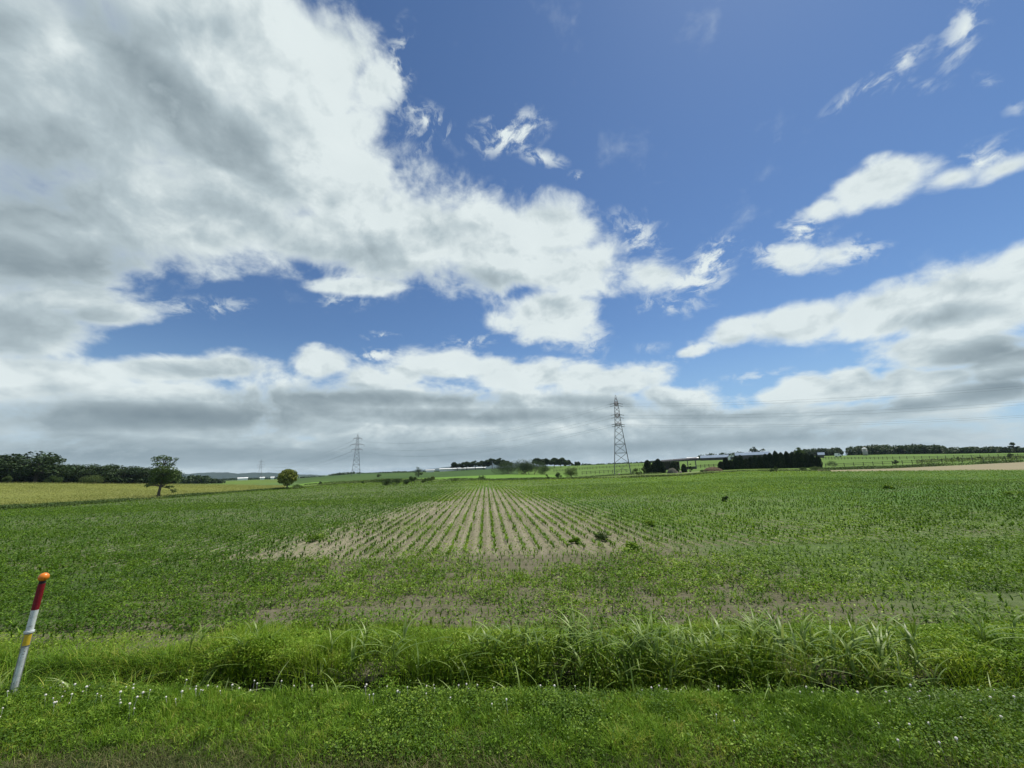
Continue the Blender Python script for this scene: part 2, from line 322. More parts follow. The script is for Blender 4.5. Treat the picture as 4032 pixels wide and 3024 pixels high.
M['orange'] = mat('orange', lambda t: bsdf(t, t.mix(t.noise(pos(t), 60, 3), (.75, .22, .012), (.62, .17, .01)), .35, spec=.5))
M['yellowtape'] = mat('yellowtape', lambda t: bsdf(t, t.mix(t.noise(pos(t), 40, 3), (.62, .42, .02), (.50, .36, .04)), .5))
M['zinc'] = mat('zinc', lambda t: bsdf(t, t.mix(t.noise(pos(t), 20, 3), (.22, .23, .24), (.34, .35, .36)), .5, .5))
M['glass'] = mat('glass', lambda t: bsdf(t, (.03, .04, .05), .1, spec=.6))
M['rubber'] = mat('rubber', lambda t: bsdf(t, (.02, .02, .02), .8))
# ------------------------------------------------------------------ ground: strips between measured boundaries
pA = flat(600, 2722, .4); pB = flat(3800, 2745, .4)
E = (pB-pA); E.z = 0; E.normalize(); NRM = Vector((-E.y, E.x, 0))
if NRM.y < 0: NRM = -NRM
LIP = pA.dot(NRM)                                    # distance of the ditch lip from the camera
RDIR = Vector(((1905-2016)/F, 1, 0)).normalized()    # direction of the crop rows
def dperp(x, y): return x*NRM.x+y*NRM.y
AZ0, AZ1, NAZ = math.radians(-82), math.radians(82), 540
AZ = np.linspace(AZ0, AZ1, NAZ)
NAZN = math.atan2(NRM.x, NRM.y)
def curve_px(pts, z0=None):
    """pts (px,py[,dist]) -> arrays r(az), z(az)"""
    a, r, z = [], [], []
    for p in pts:
        q = flat(p[0], p[1], z0) if len(p) == 2 else at(*p)
        a.append(math.atan2(q.x, q.y)); r.append(math.hypot(q.x, q.y)); z.append(q.z)
    a = np.array(a)
    return np.interp(AZ, a, r), np.interp(AZ, a, z)
def curve_d(d, z): 
    r = d/np.cos(np.clip(AZ-NAZN, -1.45, 1.45)); return r, np.full(NAZ, z)
def sm(v, k=7):
    ker = np.hanning(k+2)[1:-1]; ker /= ker.sum(); return np.convolve(np.pad(v, k//2, mode='edge'), ker, 'valid')
F1 = curve_px([(0, 2008), (150, 1999), (300, 1990), (500, 1974), (620, 1966), (800, 1950), (1000, 1935), (1100, 1927), (1180, 1925), (1260, 1913), (1380, 1904), (1500, 1900), (1700, 1896), (2000, 1893), (2300, 1886), (2500, 1882), (2686, 1875), (2816, 1864), (2938, 1856), (3150, 1856), (3270, 1857), (3500, 1855), (4032, 1851)], 0.0)
F2 = curve_px([(0, 1903, 165), (300, 1904, 175), (620, 1907, 185), (1000, 1912, 200), (1130, 1916, 180), (1300, 1901, 165), (1500, 1890, 140), (2000, 1887, 125), (2300, 1880, 125), (2500, 1868, 140), (2700, 1861, 145), (2938, 1846, 160), (3200, 1848, 145), (3270, 1851, 150), (3500, 1845, 152), (3800, 1831, 165), (4032, 1819, 175)])
F3 = curve_px([(0, 1901, 260), (620, 1905, 270), (760, 1908, 280), (1000, 1911, 280), (1130, 1912, 260), (1230, 1899, 240), (1400, 1892, 220), (1500, 1886, 210), (1700, 1881, 210), (1850, 1874, 205), (2000, 1868, 200), (2200, 1869, 200), (2300, 1866, 190), (2500, 1856, 190), (2700, 1848, 190), (2938, 1838, 200), (3250, 1836, 195), (3500, 1826, 200), (3800, 1814, 208), (4032, 1806, 218)])
F4 = curve_px([(0, 1899, 360), (620, 1901, 400), (760, 1904, 420), (900, 1895, 450), (1000, 1890, 500), (1130, 1887, 500), (1300, 1874, 420), (1400, 1865, 400), (1700, 1858, 390), (1850, 1849, 380), (1980, 1843, 380), (2200, 1835, 380), (2300, 1832, 400), (2400, 1828, 420), (2600, 1821, 420), (2750, 1813, 400), (2938, 1806, 400), (3250, 1795, 400), (3500, 1789, 420), (3800, 1786, 420), (4032, 1783, 400)])
F5 = curve_px([(0, 1905, 1500), (620, 1899, 1500), (900, 1891, 1500), (1130, 1885, 1500), (1500, 1872, 1500), (2000, 1854, 1500), (2600, 1832, 1500), (3250, 1806, 1500), (4032, 1784, 1500)])
F6 = curve_px([(0, 1912, 9000), (1000, 1880, 9000), (2000, 1846, 9000), (3000, 1812, 9000), (4032, 1777, 9000)])
PROF = [(-9, .45), (3.3, .45), (3.9, .40), (LIP-.35, .40), (LIP+.02, .36), (LIP+.30, -.10), (LIP+.55, -.42), (LIP+.95, -.38), (LIP+1.25, .02), (LIP+1.8, .08), (LIP+3.2, .0)]
CUR = [F1, F2, F3, F4, F5, F6]
def curv(i, j): return CUR[i][0][j], CUR[i][1][j]
def ground_z(x, y):
    d = dperp(x, y); r = math.hypot(x, y); a = math.atan2(x, y)
    r1 = np.interp(a, AZ, F1[0])
    if r <= r1:
        return float(np.interp(d, [p[0] for p in PROF], [p[1] for p in PROF]))
    rr = [np.interp(a, AZ, c[0]) for c in CUR]; zz = [np.interp(a, AZ, c[1]) for c in CUR]
    return float(np.interp(r, rr, zz))
def gpt(px, dist):
    """point on the terrain in image column px (near the horizon) at a range"""
    d = ray(px, 1846-.034*(px-2016)); h = math.hypot(d.x, d.y); x, y = d.x/h*dist, d.y/h*dist
    return Vector((x, y, ground_z(x, y)))
def pxaz(px): return azel(px, 1846-.034*(px-2016))[0]
def strip(name, lo, hi, n, material, px0=None, px1=None, bumpy=0.0, power=1.0):
    j0 = 0 if px0 is None else int(np.argmin(abs(AZ-pxaz(px0)))); j1 = NAZ-1 if px1 is None else int(np.argmin(abs(AZ-pxaz(px1))))
    J = np.arange(j0, j1+1); t = (np.linspace(0, 1, n+1)**power)[:, None]
    R = lo[0][None, J]*(1-t)+hi[0][None, J]*t; Zz = lo[1][None, J]*(1-t)+hi[1][None, J]*t
    X = R*np.sin(AZ[J])[None]; Y = R*np.cos(AZ[J])[None]
    if bumpy:
        env = np.sin(np.pi*np.linspace(0, 1, n+1))[:, None]
        Zz = Zz+env*bumpy*(np.sin(X*.11+Y*.07)+np.sin(X*.05-Y*.13+1.)+.5*np.sin(X*.31+Y*.23))/2.5
    V = np.stack([X, Y, Zz], -1).reshape(-1, 3); m = len(J)
    i, j = np.meshgrid(np.arange(n), np.arange(m-1), indexing='ij'); a = (i*m+j).ravel()
    Q = np.stack([a, a+1, a+1+m, a+m], -1)
    o = linkmesh(name, np_mesh(name, V, Q, smooth=True), material); o['kind'] = 'structure'; return o
# one sheet far below everything that reaches past the horizon and behind the camera
R0 = 12000
def base_sheet():
    th = np.linspace(0, 2*np.pi, 97)[:-1]; rr = [0.01, 40, 400, 3000, R0]; zz = [-.9, -.9, -1.2, -2, -40]
    V = np.array([(r*np.cos(a), r*np.sin(a), z) for r, z in zip(rr, zz) for a in th]); Q = []
    for i in range(4):
        for j in range(96): Q.append((i*96+j, (i+1)*96+j, (i+1)*96+(j+1) % 96, i*96+(j+1) % 96))
    o = linkmesh('ground', np_mesh('ground', V, np.array(Q), smooth=True), M['farland']); o['kind'] = 'structure'
base_sheet()
def slab(name, d0, d1, z0, z1, L, material):
    mb = MB(); p = [NRM*d0-E*L, NRM*d0+E*L, NRM*d1+E*L, NRM*d1-E*L]; zz = [z0, z0, z1, z1]
    mb.poly([(q.x, q.y, z) for q, z in zip(p, zz)]+[(q.x, q.y, -1) for q in p], [(0, 1, 2, 3), (0, 4, 5, 1), (1, 5, 6, 2), (2, 6, 7, 3), (3, 7, 4, 0)])
    o = mb.build(name, material); o['kind'] = 'structure'; return o
slab('road', -5.5, 3.0, .46, .46, 300, M['asphalt'])
strip('shoulder', curve_d(3.0, .44), curve_d(3.95, .405), 8, M['dirt'])
strip('verge', curve_d(3.95, .405), curve_d(LIP, .38), 10, M['vergesoil'])
def multi(name, ds, material):
    cs = [curve_d(d, z) for d, z in ds]
    J = np.arange(NAZ); V = []; 
    for r, z in cs: V.append(np.stack([r*np.sin(AZ), r*np.cos(AZ), z+.02*np.sin(r*9+AZ*60)], -1))
    V = np.concatenate(V); m = NAZ; i, j = np.meshgrid(np.arange(len(cs)-1), np.arange(m-1), indexing='ij'); a = (i*m+j).ravel()
    o = linkmesh(name, np_mesh(name, V, np.stack([a, a+1, a+1+m, a+m], -1), smooth=True), material); o['kind'] = 'structure'
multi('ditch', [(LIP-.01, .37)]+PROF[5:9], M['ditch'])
# crop field: bare soil in the middle wedge, weeds at the sides
WA = [flat(1120, 2155), flat(1850, 1945), flat(1990, 1945), flat(2300, 2155)]
RS = .56
def fieldfn(t):
    P = pos(t); X, Y, Z = t.xyz(P)
    ang = math.atan2(RDIR.x, RDIR.y)
    Pr = t.mapping(P, (1, 1, 1), (0, 0, ang)); xr, yr, _ = t.xyz(Pr)
    n1 = t.noise(P, .35, 5, .6); n2 = t.noise(P, 5, 6, .65); n3 = t.noise(P, 38, 3, .6)
    ns = t.noise(t.mapping(Pr, (3.3, .05, 1)), 1.0, 3, .6)
    soil = t.mix(t.mapr(t.math('ADD', t.math('MULTIPLY', n2, .6), t.math('MULTIPLY', n3, .4)), .36, .64), (.145, .134, .082), (.25, .23, .16))
    soil = t.mix(t.mapr(ns, .45, .62, 0, .55), soil, (.30, .275, .20))
    head = t.math('MULTIPLY', t.mapr(Y, 14.2, 15.4), t.mapr(X, 3.0, 8.0, 1, .25))
    soil = t.mix(t.math('MULTIPLY', t.math('SUBTRACT', 1.0, head), .62), soil, (.080, .077, .047))
    # width of the bare wedge falls with distance
    wl = t.mapr(Y, 15, 60, 6.9, .8)
    wr = t.mapr(Y, 15, 60, 5.0, .8)
    wl = t.math('ADD', t.math('MULTIPLY', t.math('LESS_THAN', xr, 0.0), t.math('SUBTRACT', wl, wr)), wr); dx = t.math('ABSOLUTE', xr)
    out_ = t.mapr(t.math('ADD', dx, t.math('MULTIPLY', t.math('SUBTRACT', n1, .5), 5.0)), wl, t.math('ADD', wl, 5.0), 0, 1, True)
    far = t.mapr(Y, 46, 70, 0, 1, True)
    g = t.math('MAXIMUM', out_, far)
    g = t.math('MULTIPLY', g, t.mapr(n1, .30, .46, .45, 1.0))
    nb = t.noise(t.mapping(P, (.5, 1, 1)), .09, 4, .55)
    green = t.mix(t.mapr(n2, .38, .62), (.05, .105, .018), (.115, .21, .035))
    green = t.mix(t.mapr(nb, .40, .60), green, (.055, .13, .02))
    green = t.mix(t.mapr(xr, -3, -9, 0, .7), green, (.035, .085, .018))  # left side darker: cloud shade painted into the ground green
    rowp = t.math('COSINE', t.math('MULTIPLY', xr, 2*math.pi/RS))                 # plants stand on the ridges' edges
    g = t.math('SUBTRACT', g, t.math('MULTIPLY', t.math('MULTIPLY', t.mapr(rowp, .1, .9), t.mapr(xr, 12, 34, .75, .0)), t.mapr(Y, 14.8, 15.2)), clamp=True)
    gf = t.math('MULTIPLY', g, t.mapr(Y, 8, 24, .5, .95))
    col = t.mix(gf, soil, green)
    h = t.math('ADD', n2, t.math('MULTIPLY', n3, .4))
    return bsdf(t, col, .95, spec=.1, bump=h, bstr=.8, bdist=.07)
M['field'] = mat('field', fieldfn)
def field():
    # rows are gentle ridges, so the near part of the field is a fine grid
    lo = curve_d(LIP+1.2, .02); n = 420; t = (np.linspace(0, 1, n+1)**2.2)[:, None]
    A2 = np.linspace(AZ0, AZ1, 1100); R1 = np.interp(A2, AZ, lo[0]); R2 = np.interp(A2, AZ, F1[0])
    R = R1[None]*(1-t)+R2[None]*t; X = R*np.sin(A2)[None]; Y = R*np.cos(A2)[None]
    xr = X*RDIR.y-Y*RDIR.x; d = X*NRM.x+Y*NRM.y
    Zz = np.interp(d, [p[0] for p in PROF], [p[1] for p in PROF])
    env = np.clip((Y-14.6)/1., 0, 1)*np.clip((45-Y)/10, 0, 1)*np.clip((16-abs(xr))/6, 0, 1)
    Zz = Zz+env*.035*np.cos(2*np.pi*xr/RS)
    e2 = np.clip((15-Y)/2, 0, 1)*np.clip((d-LIP-2)/1, 0, 1)
    Zz = Zz+e2*.03*(np.sin(d*9+np.sin(X*.6))+np.sin(X*2.3+d*3.1)*.6)
    Zz[-1] = np.interp(A2, AZ, F1[1])
    V = np.stack([X, Y, Zz], -1).reshape(-1, 3); m = len(A2)
    i, j = np.meshgrid(np.arange(n), np.arange(m-1), indexing='ij'); a = (i*m+j).ravel()
    o = linkmesh('field', np_mesh('field', V, np.stack([a, a+1, a+1+m, a+m], -1), smooth=True), M['field']); o['kind'] = 'structure'
field()
PXL, PXR = -30000, 30000
strip('yellow_field', F1, F2, 30, M['wheat'], None, 1135, .35)
strip('field_margin', F1, F2, 30, M['rough'], 1135, 3215, .25)
strip('bare_field', F1, F2, 20, M['tan'], 3215, None, .1)
strip('pasture', F2, F3, 20, M['darkfield'], None, 1130, .2)
strip('meadow', F2, F3, 20, M['bright'], 1130, 2240, .2)
strip('pasture', F2, F3, 20, M['pasture'], 2240, None, .3)
strip('far_field', F3, F4, 30, M['rough'], 640, 1135, .3)
strip('far_field', F3, F4, 30, M['darkfield'], None, 640, .2)
strip('far_field', F3, F4, 30, M['darkfield'], 1135, 2040, .3)
strip('far_field', F3, F4, 30, M['pasture'], 2040, None, .4)
strip('far_land', F4, F5, 30, M['farland'], None, None, 0)
strip('far_land', F5, F6, 20, M['farland'], None, None, 0)
# ------------------------------------------------------------------ hills
def hills(name, pts, dist, depth, material, amp):
    n = 260; px = np.linspace(pts[0][0], pts[-1][0], n); py = np.interp(px, [p[0] for p in pts], [p[1] for p in pts])
    py = py+amp*(np.sin(px*.045)+.6*np.sin(px*.11+1)+.4*np.sin(px*.23))
    V = []; rows = 14
    for i in range(rows+1):
        s = i/rows; prof = math.sin(math.pi*min(s*1.0, 1))**.8
        for a, b in zip(px, py):
            top = at(a, b, dist); base = at(a, 1846-.034*(a-2016)+14, dist)
            dd = Vector((top.x, top.y, 0)).normalized(); hh = (top.z-base.z)*prof*(1+.12*math.sin(a*.06+i*.9)*(1-prof))
            p = dd*(dist+(s-.5)*depth); V.append((p.x, p.y, base.z+hh))
    a = np.array([i*n+j for i in range(rows) for j in range(n-1)])
    o = linkmesh(name, np_mesh(name, np.array(V), np.stack([a, a+1, a+1+n, a+n], -1), smooth=True), material); o['kind'] = 'structure'
hills('hills', [(500, 1885), (600, 1876), (690, 1868), (760, 1864), (860, 1859), (900, 1860), (940, 1866), (990, 1860), (1050, 1861), (1100, 1864), (1180, 1868), (1300, 1872), (1450, 1868)], 4200, 900, M['hill'], .8)
hills('hills', [(1250, 1876), (1330, 1866), (1420, 1864), (1600, 1857), (1640, 1852), (1780, 1837), (1860, 1832), (1900, 1824), (1990, 1821), (2060, 1824), (2120, 1832), (2300, 1842)], 5000, 1200, M['hill'], .6)
# ------------------------------------------------------------------ numpy vegetation
def blades(P, h, w, bend, seg=3, tint=None, face=None):
    n = len(P); az = RNG.uniform(0, 2*np.pi, n) if face is None else face
    dx, dy = np.cos(az), np.sin(az); sx, sy = -dy, dx
    T = np.linspace(0, 1, seg+1); V = np.zeros((n, seg+1, 2, 3), np.float32)
    for k, t in enumerate(T):
        off = bend*h*t**2; up = h*(t-.42*bend*t**2.2)
        ww = w*(1-t**2)*.5*(.75+.5*min(t*3, 1)) + .0004
        cx = P[:, 0]+dx*off; cy = P[:, 1]+dy*off; cz = P[:, 2]+up
        for s, q in ((0, -1), (1, 1)):
            V[:, k, s, 0] = cx+q*sx*ww; V[:, k, s, 1] = cy+q*sy*ww; V[:, k, s, 2] = cz
    b = (np.arange(n)*(seg+1)*2)[:, None]; k = np.arange(seg)[None]*2; a = (b+k).ravel()
    Q = np.stack([a, a+1, a+3, a+2], -1); t = RNG.uniform(0, 1, n) if tint is None else tint
    return V.reshape(-1, 3), Q, np.repeat(t, (seg+1)*2)
def leaves(P, size, tilt=.7, tint=None, aspect=.6):
    """folded diamond leaves"""
    n = len(P); az = RNG.uniform(0, 2*np.pi, n); el = RNG.normal(.15, tilt, n); roll = RNG.normal(0, .5, n)
    d = np.stack([np.cos(az)*np.cos(el), np.sin(az)*np.cos(el), np.sin(el)], -1)
    s = np.stack([-np.sin(az), np.cos(az), np.zeros(n)], -1); nn = np.cross(d, s)
    s = s*np.cos(roll)[:, None]+nn*np.sin(roll)[:, None]; nn = np.cross(d, s)
    size = np.broadcast_to(size, (n,))[:, None]
    V = np.stack([P-d*size*.5, P-d*size*.02+s*size*aspect*.5+nn*size*.10, P+d*size*.5, P-d*size*.02-s*size*aspect*.5+nn*size*.10], 1)
    a = np.arange(n)*4; Q = np.stack([a, a+1, a+2, a+3], -1); t = RNG.uniform(0, 1, n) if tint is None else tint
    return V.reshape(-1, 3), Q, np.repeat(t, 4)
def join(parts):
    Vs, Qs, Ts = [], [], []; k = 0
    for V, Q, T in parts: Vs.append(V); Qs.append(Q+k); Ts.append(T); k += len(V)
    return np.concatenate(Vs), Qs, np.concatenate(Ts)
def stuff(name, parts, material, label, cat):
    V, Q, T = join(parts); o = linkmesh(name, np_mesh(name, V, Q, T), material); return tag(o, label, cat, kind='stuff')
def vnoise(x, y, s, seed=0):
    """cheap smooth 2-D value noise in 0..1"""
    r = np.random.default_rng(seed).uniform(0, 1, (256, 256)); u = x*s; v = y*s; i = np.floor(u).astype(int); j = np.floor(v).astype(int)
    fx = u-i; fy = v-j; fx = fx*fx*(3-2*fx); fy = fy*fy*(3-2*fy); g = lambda a, b: r[a % 256, b % 256]
    return (g(i, j)*(1-fx)+g(i+1, j)*fx)*(1-fy)+(g(i, j+1)*(1-fx)+g(i+1, j+1)*fx)*fy
def fb(x, y, s, seed=0): return .55*vnoise(x, y, s, seed)+.3*vnoise(x, y, s*2.1, seed+1)+.15*vnoise(x, y, s*4.3, seed+2)
PX_, PZ_ = np.array([p[0] for p in PROF]), np.array([p[1] for p in PROF])
def scatter(n, d0, d1, half=None, k=1.45, pad=1.0):
    """random points between two distances from the road line, inside the view wedge"""
    d = np.sqrt(RNG.uniform(d0**2, d1**2, n)); s = RNG.uniform(-1, 1, n)*(d*k+pad)
    x = NRM.x*d+E.x*s; y = NRM.y*d+E.y*s
    return x, y, d, s
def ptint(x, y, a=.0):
    xr = x*RDIR.y-y*RDIR.x; k = np.clip((-xr-2.5)/6, 0, 1)*.42+np.clip((xr-y*.75-2)/8, 0, 1)*.32  # cloud shade and vignetting painted into plant tint, left and far right
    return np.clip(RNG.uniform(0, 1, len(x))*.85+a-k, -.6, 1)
def onfield(x, y):
    d = x*NRM.x+y*NRM.y; return np.interp(d, PX_, PZ_)
# --- shoulder scraps and verge
def verge():
    x, y, d, s = scatter(150000, 3.75, LIP+.12); nz = fb(x, y, .9, 3); nb = fb(x, y, .35, 9)
    side = .12*np.clip((-s)/8, -1, 1)                         # dirt reaches further in on the left
    keep = RNG.uniform(0, 1, len(x)) < np.clip((d-3.72-side*1.9-(.5-nz)*.5)/.45, .03, 1)
    x, y, d, nz, nb = [v[keep] for v in (x, y, d, nz, nb)]; z = onfield(x, y)
    P = np.stack([x, y, z-.01+.05*(fb(x, y, 2.2, 17)-.4)], -1); cl = fb(x, y, 3.0, 15); c3 = fb(x, y, 7.0, 16); h = RNG.uniform(.05, .16, len(x))*(.10+.8*nz+.9*(cl-.3)+1.1*(c3-.35)).clip(.12, 2)*np.clip((d-3.7)/.6, .3, 1)
    a = blades(P, h, RNG.uniform(.003, .006, len(x)), RNG.uniform(.1, 1.0, len(x)), 3, np.clip(RNG.normal(.45, .22, len(x))+(nb-.5)*.6, 0, 1))
    o = stuff('verge_grass', [a], M['grass'], 'short grass carpeting the verge along the near side of the ditch', 'grass')
    x, y, d, s = scatter(120000, 4.0, LIP+.1); nz = fb(x, y, .8, 21); keep = RNG.uniform(0, 1, len(x)) < np.clip((nz-.40)*5, 0, 1)*np.clip((d-4.0)/.25, .1, 1)
    x, y, nz = x[keep], y[keep], nz[keep]; z = onfield(x, y)+RNG.uniform(.02, .11, len(x))*(.5+nz)
    a = leaves(np.stack([x, y, z], -1), RNG.uniform(.014, .028, len(x)), .35, None, .9)
    stuff('clover', [a], M['clover'], 'low clover leaves in dark patches over the roadside verge', 'clover')
    # white flower heads
    n = 620; x, y, d, s = scatter(n, 4.15, LIP+.25); nz = fb(x, y, .7, 33)
    keep = ((nz > np.where(s < -.5, .45, .62)) & (RNG.uniform(0, 1, n) < np.where(s < -.5, .9, .6))) | ((d > LIP-.1) & (RNG.uniform(0, 1, n) < .8)); x, y, d, s = x[keep], y[keep], d[keep], s[keep]; z = onfield(x, y)
    mb = MB()
    for a, b, c in zip(x, y, z):
        hgt = random.uniform(.09, .17); r = random.uniform(.0065, .0125); lx, ly = random.uniform(-.03, .03), random.uniform(-.03, .03)
        mb.tube([(a+lx, b+ly, c+hgt-r), (a+lx, b+ly, c+hgt-.4*r), (a+lx, b+ly, c+hgt+.4*r), (a+lx, b+ly, c+hgt+r)], [.5*r, r, r, .4*r], 6)
        mb.tube([(a, b, c-.01), (a+lx, b+ly, c+hgt-r)], .0012, 3, False)
    o = mb.build('clover_flowers', M['flower']); tag(o, 'small white clover flower heads dotted over the verge by the ditch', 'flowers', kind='stuff')
    x, y, d, s = scatter(52000, 3.8, 4.75); nz = fb(x, y, 1.1, 37); keep = RNG.uniform(0, 1, len(x)) < np.clip(1.1-(d-3.85)/.75, 0, 1)*np.clip((nz-.3)*4, .1, 1)*np.interp(s, [-8, 8], [.6, 1]); x, y = x[keep], y[keep]; n = len(x)
    stuff('withered_grass', [blades(np.stack([x, y, onfield(x, y)-.005], -1), RNG.uniform(.04, .13, n), RNG.uniform(.002, .0045, n), RNG.uniform(.2, 1.2, n), 3)], M['withered'], 'brownish withered grass along the bottom edge of the verge', 'grass')
    # tufts of taller mixed weeds
    Ps, Bs = [], []
    x, y, d, s = scatter(150, 4.15, LIP+.1)
    for a, b in zip(x, y):
        k = random.randint(25, 70); r = random.uniform(.06, .16); q = RNG.normal(0, r*.5, (k, 2)); hh = random.uniform(.08, .2)
        Ps.append(np.stack([a+q[:, 0], b+q[:, 1], .40+hh*RNG.uniform(.2, 1, k)*np.exp(-(q**2).sum(1)/r**2)], -1))
    Ps = np.concatenate(Ps); stuff('weed_tufts', [leaves(Ps, RNG.uniform(.012, .034, len(Ps)), .6, None, .5)], M['herb'], 'bright leafy tufts rising out of the verge grass', 'weeds')
    # dry scraps on the shoulder
    x, y, d, s = scatter(9000, 3.4, 4.2); P = np.stack([x, y, onfield(x, y)], -1); n = len(x)
    a = blades(P, RNG.uniform(.015, .06, n), RNG.uniform(.002, .005, n), RNG.uniform(.3, 1.6, n), 2)
    stuff('dry_grass', [a], M['straw'], 'dry straw coloured grass scraps on the bare soil at the road edge', 'grass')
    # broader weeds
    n = 650; x, y, d, s = scatter(n, 4.2, LIP); Ps = []; 
    for a, b in zip(x, y):
        k = random.randint(5, 12); r = random.uniform(.03, .10); t = RNG.uniform(0, 6.28, k)
        Ps.append(np.stack([a+np.cos(t)*r*RNG.uniform(.2, 1, k), b+np.sin(t)*r*RNG.uniform(.2, 1, k), .40+RNG.uniform(.05, .16, k)], -1))
    Ps = np.concatenate(Ps); stuff('verge_weeds', [leaves(Ps, RNG.uniform(.018, .042, len(Ps)), .5, RNG.uniform(.2, 1.0, len(Ps)), .5)], M['weed'], 'broad leaved weeds standing out among the verge clover', 'weeds')
verge()
# --- tall grass behind the ditch
def tall():
    n = 105000; x, y, d, s = scatter(n, LIP+.85, LIP+3.2, k=1.5); nz = fb(x, y, .55, 41); z = onfield(x, y)
    u = (d-LIP-.85)/2.4; px = x/np.maximum(y, 1)*F
    n2 = fb(x, y, 1.6, 43); hh = (.56-.42*u)*(.05+1.0*nz+1.2*(n2-.3)).clip(.2, 1.7)*np.interp(s, [-12, -6.6, -5.6, 5, 8], [.42, .42, 1, 1, .8])
    hole = ((s > -5.25) & (s < -3.7+.3*np.sin(d*9)) & (d < LIP+1.12)) | (d < LIP+.85+.45*fb(s+40, s*0+3., .9, 44)-.15) | ((s > 1.9) & (s < 2.6) & (d < LIP+1.1)); keep = (~hole) & (RNG.uniform(0, 1, n) < np.clip(1.25-u*.9, .2, 1)*np.clip(.15+(n2-.3)*3.5, .08, 1))
    P = np.stack([x, y, z-.03], -1)[keep]; h = (hh*RNG.uniform(.6, 1.25, n))[keep]; m = len(h)
    a = blades(P, h, RNG.uniform(.005, .012, m), RNG.uniform(.15, .95, m), 4, np.clip(RNG.normal(.5, .2, m)+.35*(nz[keep]-.5), 0, 1.1))
    stuff('tall_grass', [a], M['tallgrass'], 'tall yellow green grass bank growing behind the dark ditch', 'grass')
    n = 52000; x, y, d, s = scatter(n, LIP+.05, LIP+1.5, k=1.6); keep = (s < -5.3+RNG.normal(0, .5, n)); x, y, d = x[keep], y[keep], d[keep]; m = len(x)
    stuff('ditch_grass', [blades(np.stack([x, y, onfield(x, y)-.02], -1), RNG.uniform(.2, .5, m)*(.5+fb(x, y, 1.1, 47)), RNG.uniform(.004, .009, m), RNG.uniform(.3, 1.2, m), 4)], M['grass'], 'soft olive grass filling the ditch near the marker post', 'grass')
    # leafy herbs mixed into the bank
    n = 190000; x, y, d, s = scatter(n, LIP+.8, LIP+2.7, k=1.5); nz = fb(x, y, .6, 51); u = (d-LIP-.8)/1.9
    hole = ((s > -5.25) & (s < -3.7+.3*np.sin(d*9)) & (d < LIP+1.12)) | (d < LIP+.85+.45*fb(s+40, s*0+3., .9, 44)-.15); keep = (~hole) & (RNG.uniform(0, 1, n) < np.clip((nz-.30)*4, .05, 1)*np.where(s < -5.6, .12, 1)); x, y, u, nz, s = [v[keep] for v in (x, y, u, nz, s)]
    top = (.56-.42*u)*(.1+.8*nz+1.1*(fb(x, y, 1.6, 43)-.3)).clip(.18, 1.5)*np.where(s < -6.3, .5, 1); z = onfield(x, y)+top*RNG.uniform(.12, 1, len(x))**.55
    a = leaves(np.stack([x, y, z], -1), RNG.uniform(.025, .065, len(x)), .5, None, .38)
    stuff('herbs', [a], M['herb'], 'leafy green herbs crowding the grass bank behind the ditch', 'herbs')
    # broad arching reed leaves
    n = 480; x, y, d, s = scatter(n, LIP+1.0, LIP+1.8, k=1.45); nz = fb(x, y, .3, 61)
    keep = RNG.uniform(0, 1, n) < np.where((s > -1.5) & (s < 5.2), .95, .22)*np.where(s < -6.5, 0, 1); x, y = x[keep], y[keep]; P = []; 
    PP = np.repeat(np.stack([x, y, onfield(x, y)], -1), 4, 0); m = len(PP); PP[:, 2] += RNG.uniform(.08, .34, m); PP[:, :2] += RNG.normal(0, .012, (m, 2))
    a = blades(PP, RNG.uniform(.28, .55, m), RNG.uniform(.018, .034, m), RNG.uniform(.5, 1.5, m), 6)
    P2 = np.stack([x, y, onfield(x, y)], -1); b = blades(P2, np.full(len(x), .55), np.full(len(x), .012), RNG.uniform(0, .15, len(x)), 3)
    stuff('reed_grass', [a, b], M['reed'], 'broad arching reed grass leaves rising above the ditch bank', 'reed grass')
    # few stray stalks leaning over the lip
    n = 260; x, y, d, s = scatter(n, LIP-.1, LIP+.5); z = np.maximum(onfield(x, y), .0); P = np.stack([x, y, z], -1)
    a = blades(P, RNG.uniform(.2, .45, n), RNG.uniform(.008, .02, n), RNG.uniform(.2, 1.3, n), 5, RNG.uniform(.5, 1.1, n))
    stuff('stray_stalks', [a], M['reed'], 'pale bent grass stalks leaning over the lip of the ditch', 'grass')
tall()
